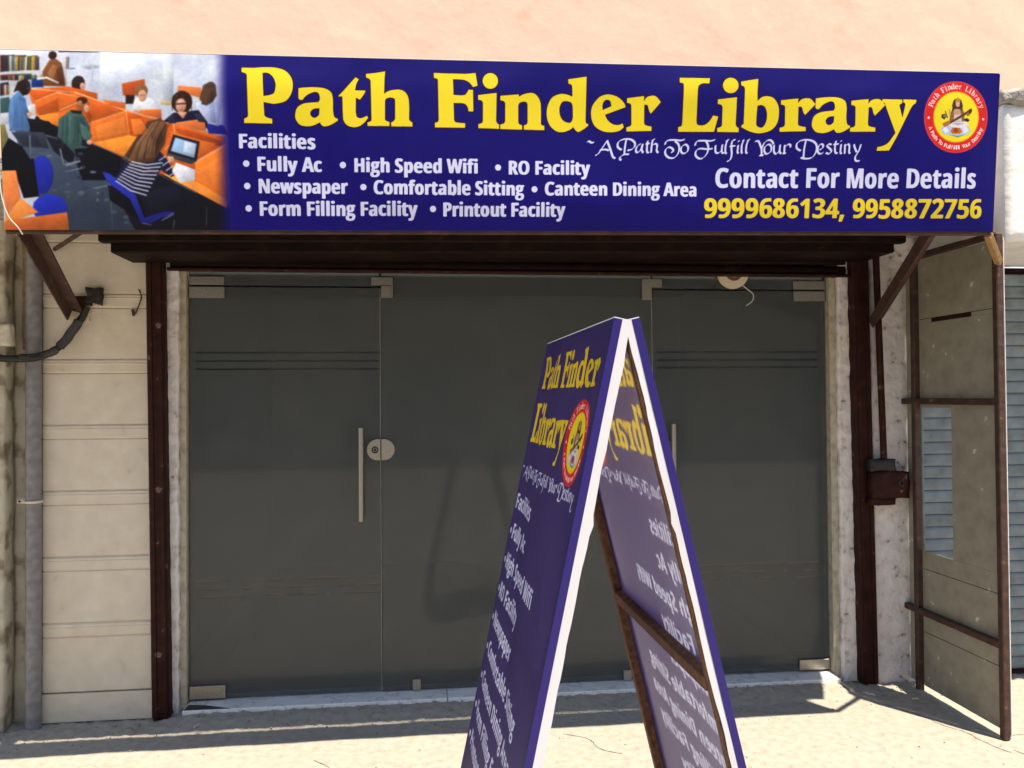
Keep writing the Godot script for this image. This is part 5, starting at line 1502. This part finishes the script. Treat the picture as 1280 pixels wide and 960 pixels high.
func small_fixtures() -> void:
	# taped cable bundle
	var c := thing("taped_cable", "thick black taped cable bundle looping across the drainpipe", "cable", Vector3(-1.75, 1.7, 0.2))
	part(c, "cable", tube([Vector3(-1.98, 1.700, 0.205), Vector3(-1.86, 1.690, 0.205), Vector3(-1.76, 1.690, 0.190), Vector3(-1.69, 1.715, 0.160), Vector3(-1.63, 1.775, 0.130), Vector3(-1.575, 1.865, 0.115), Vector3(-1.545, 1.935, 0.110)], 0.016, 9, 6, 0.14), M.black)
	part(c, "tape", tube([Vector3(-1.652, 1.745, 0.141), Vector3(-1.618, 1.797, 0.126), Vector3(-1.578, 1.868, 0.116)], 0.021, 8, 4, 0.08), M.tape)
	part(c, "tape", tube([Vector3(-1.80, 1.690, 0.198), Vector3(-1.72, 1.702, 0.172), Vector3(-1.66, 1.733, 0.148)], 0.018, 8, 4, 0.10), M.tape)
	part(c, "cable", tube([Vector3(-1.95, 1.705, 0.215), Vector3(-1.93, 1.63, 0.225), Vector3(-1.915, 1.57, 0.225), Vector3(-1.90, 1.47, 0.222), Vector3(-1.905, 1.36, 0.215), Vector3(-1.95, 1.22, 0.21)], 0.007, 8, 6), M.black)
	part(c, "tape", tube([Vector3(-1.965, 1.73, 0.21), Vector3(-1.945, 1.68, 0.222), Vector3(-1.932, 1.61, 0.226)], 0.026, 8, 4, 0.15), M.tape)
	var h := thing("arm_clamp", "dark iron clamp block fixed to the cream pier under the bracket arm", "clamp", Vector3(-1.52, 1.96, 0.09))
	part(h, "block", rough_box(Vector3(0.062, 0.072, 0.045), 0.008, 0.014, 91, 22.0), M.black, Vector3(-1.508, 1.985, 0.112))
	part(h, "tongue", rough_box(Vector3(0.07, 0.045, 0.03), 0.012, 0.006, 92, 16.0), M.brown, Vector3(-1.560, 1.962, 0.105))
	part(h, "mortar", prism(blob_poly(0.055, 93, 16, 1.2), 0.012), M.plaster_old, Vector3(-1.585, 1.905, 0.092))
	var hk := thing("wire_hook", "small rusty wire hook hanging on the cream pier", "hook", Vector3(-1.33, 1.96, 0.09))
	part(hk, "wire", tube([Vector3(-1.322, 2.02, 0.086), Vector3(-1.308, 1.985, 0.094), Vector3(-1.318, 1.945, 0.096), Vector3(-1.335, 1.905, 0.096), Vector3(-1.347, 1.918, 0.094)], 0.003, 6, 5), M.rust)
	part(hk, "hook_end", tube([Vector3(-1.347, 1.925, 0.094), Vector3(-1.342, 1.895, 0.094)], 0.007, 6), M.rust)
	var r := thing("round_socket", "round cream wiring rose hanging under the shutter hood before the glass", "fitting", Vector3(1.617, 2.14, 0.03))
	part(r, "rim", prism(disc_poly(0.082, 0.082, 36), 0.02), M.ivory, Vector3(1.617, 2.136, 0.026))
	part(r, "dark_ring", prism(disc_poly(0.046, 0.046, 28), 0.006), M.wood, Vector3(1.619, 2.140, 0.0395))
	part(r, "boss", prism(disc_poly(0.030, 0.030, 24), 0.012), M.ivory, Vector3(1.617, 2.143, 0.049))
	part(r, "wire", tube([Vector3(1.665, 2.075, 0.03), Vector3(1.70, 2.045, 0.035), Vector3(1.722, 2.022, 0.04), Vector3(1.715, 1.99, 0.042), Vector3(1.682, 1.965, 0.042)], 0.0028, 6, 6), M.wire)
	for q in [[2.215, 0.235, 0.9, 0.06, "white"], [2.40, 0.33, 0.3, 0.028, "brown"], [-1.02, 0.225, 1.9, 0.05, "grey"]]:
		var sc := thing("litter_scrap", {"white": "crumpled pale scrap lying at the foot of the brown shutter post", "brown": "small dry scrap lying in the side screen's shadow", "grey": "flattened grey scrap lying before the dark end of the sill"}[q[4]], "litter", Vector3(q[0], ground_height(q[0], q[1]), q[1]))
		var gy := ground_height(q[0], q[1]) + 0.004
		var pts := []
		for i in 5:
			pts.append(Vector3(q[0] + (i / 4.0 - 0.5) * q[3] * cos(q[2]), gy + 0.004 * (i % 2), q[1] + (i / 4.0 - 0.5) * q[3] * sin(q[2])))
		part(sc, "scrap", tube(pts, 0.0045, 5, 3, 0.4), M.wire if q[4] == "white" else M.plaster_old)
	var k := thing("banner_string", "thin pale string hanging over the corner of the blue banner", "string", Vector3(-1.45, 2.2, 1.03))
	part(k, "string", tube([Vector3(-1.495, 2.47, 1.028), Vector3(-1.482, 2.36, 1.030), Vector3(-1.475, 2.24, 1.028), Vector3(-1.455, 2.16, 1.022), Vector3(-1.425, 2.118, 1.014), Vector3(-1.415, 2.095, 1.0)], 0.0022, 6, 6), M.wire)

func a_board() -> void:
	var W := 0.769
	var L := 1.689
	var b := thing("a_board", "blue folding sandwich board with white edges standing on the pavement", "sandwich board", Vector3(0.39, 0, 2.15))
	var face := print_mat(board_canvas(Color(0.25, 0.20, 0.44), Color(0.93, 0.82, 0.12), PALE, true).texture(), 0.5)
	var inner := plain(lin(0.76, 0.75, 0.80), 0.6)
	face.metallic_specular = 0.5
	for m: StandardMaterial3D in [face, inner]:
		m.backlight_enabled = true
		m.backlight = Color(1, 1, 1)
	for side in [-1.0, 1.0]:
		var lean := deg_to_rad(12.12 if side < 0 else 13.13)
		var top := Vector3(0.371 if side < 0 else 0.420, 1.651, 2.535)
		var down := Vector3(sin(lean) * side, -cos(lean), 0)
		var outn := Vector3(cos(lean) * side, sin(lean), 0)   # outward normal of the printed face
		var far := Vector3(-0.012, 0, -1).normalized()
		var ln := top.y / cos(lean)
		# corner order seen from the printed side
		var nt := top
		var ft := top + far * W
		var nb := top + down * ln
		var fb := ft + down * ln
		var c := [ft, nt, nb, fb] if side < 0 else [nt, ft, fb, nb]
		var crumple := func(u: float, v: float) -> Vector3:
			var e := clampf(minf(minf(u, 1.0 - u) * 14.0, minf(v, 1.0 - v) * 20.0), 0.0, 1.0)
			var fold := absf(sin((u * 1.1 + v * 1.9) * 7.0)) * 0.0022 + 0.0045 * maxf(0.0, sin(u * 9.0 - v * 5.0 + 1.5 * sin(v * 7.0)))
			return -outn * e * fold
		var sh := part(b, "printed_sheet", sheet(c, 30, 60, crumple), face)
		# the unprinted white back of the sheet; the sun shines through the print
		var cb := [c[1], c[0], c[3], c[2]]
		part(b, "sheet_back", sheet(cb, 30, 60, func(u: float, v: float) -> Vector3: return crumple.call(1.0 - u, v) - outn * 0.0015), inner)
		# wooden frame behind the sheet
		var deep := 0.024
		var fo := -outn * (0.009 + deep / 2)
		var st_w := 0.034
		for e in [0.0, 1.0]:
			var sw := 0.020 if e == 0.0 else st_w
			var inset: Vector3 = far * (sw / 2 + 0.002) * (1.0 if e == 0.0 else -1.0)
			var p: Vector3 = top + far * W * e + inset + fo
			bar(b, "stile", M.wood, p + down * 0.004, p + down * (ln - 0.004), sw, deep, outn)
		for v in [0.02, 0.735, ln - 0.05]:
			var q: Vector3 = top + down * v + fo
			bar(b, "rail", M.wood, q + far * (st_w + 0.003), q + far * (W - st_w - 0.003), st_w, deep, outn)
		# the sheet is folded round the near and far edges: a strip of blue, then white
		var wb := 0.016
		var ww := 0.019 if side < 0 else 0.013
		for e in [0.0, 1.0]:
			var shift: Vector3 = far * (-0.0015 if e == 0.0 else W + 0.0015)
			var p0: Vector3 = top + shift - outn * (wb / 2)
			bar(b, "edge_fold", M.flexblue, p0, p0 + down * (ln - 0.006), 0.002, wb, outn)
			var p1: Vector3 = top + shift - outn * (wb + ww / 2)
			var a0: Vector3 = p1 + outn * ww / 2
			var a1: Vector3 = p1 - outn * ww / 2
			var wav := func(u: float, v: float) -> Vector3:
				fn.seed = 15
				fn.frequency = 1.0
				fn.fractal_octaves = 3
				var w := fn.get_noise_2d(v * 9.0, side * 4.0 + e) * 0.004 + (0.004 if absf(v - 0.24) < 0.01 else 0.0)
				return -outn * w * u + far * fn.get_noise_2d(v * 6.0, 9.0 + u) * 0.001
			part(b, "edge_fold", sheet([a0, a1, a1 + down * (ln - 0.006), a0 + down * (ln - 0.006)], 1, 80, wav), M.flexwhite)
		var pt := top - outn * 0.017 + Vector3(0, 0.0012, 0)
		bar(b, "top_fold", M.flexwhite, pt, pt + far * W, 0.034, 0.002, down)
	for z in [2.40, 1.90]:
		part(b, "hinge", tube([Vector3(0.395, 1.648, z), Vector3(0.395, 1.648, z - 0.07)], 0.006, 8), M.steel)
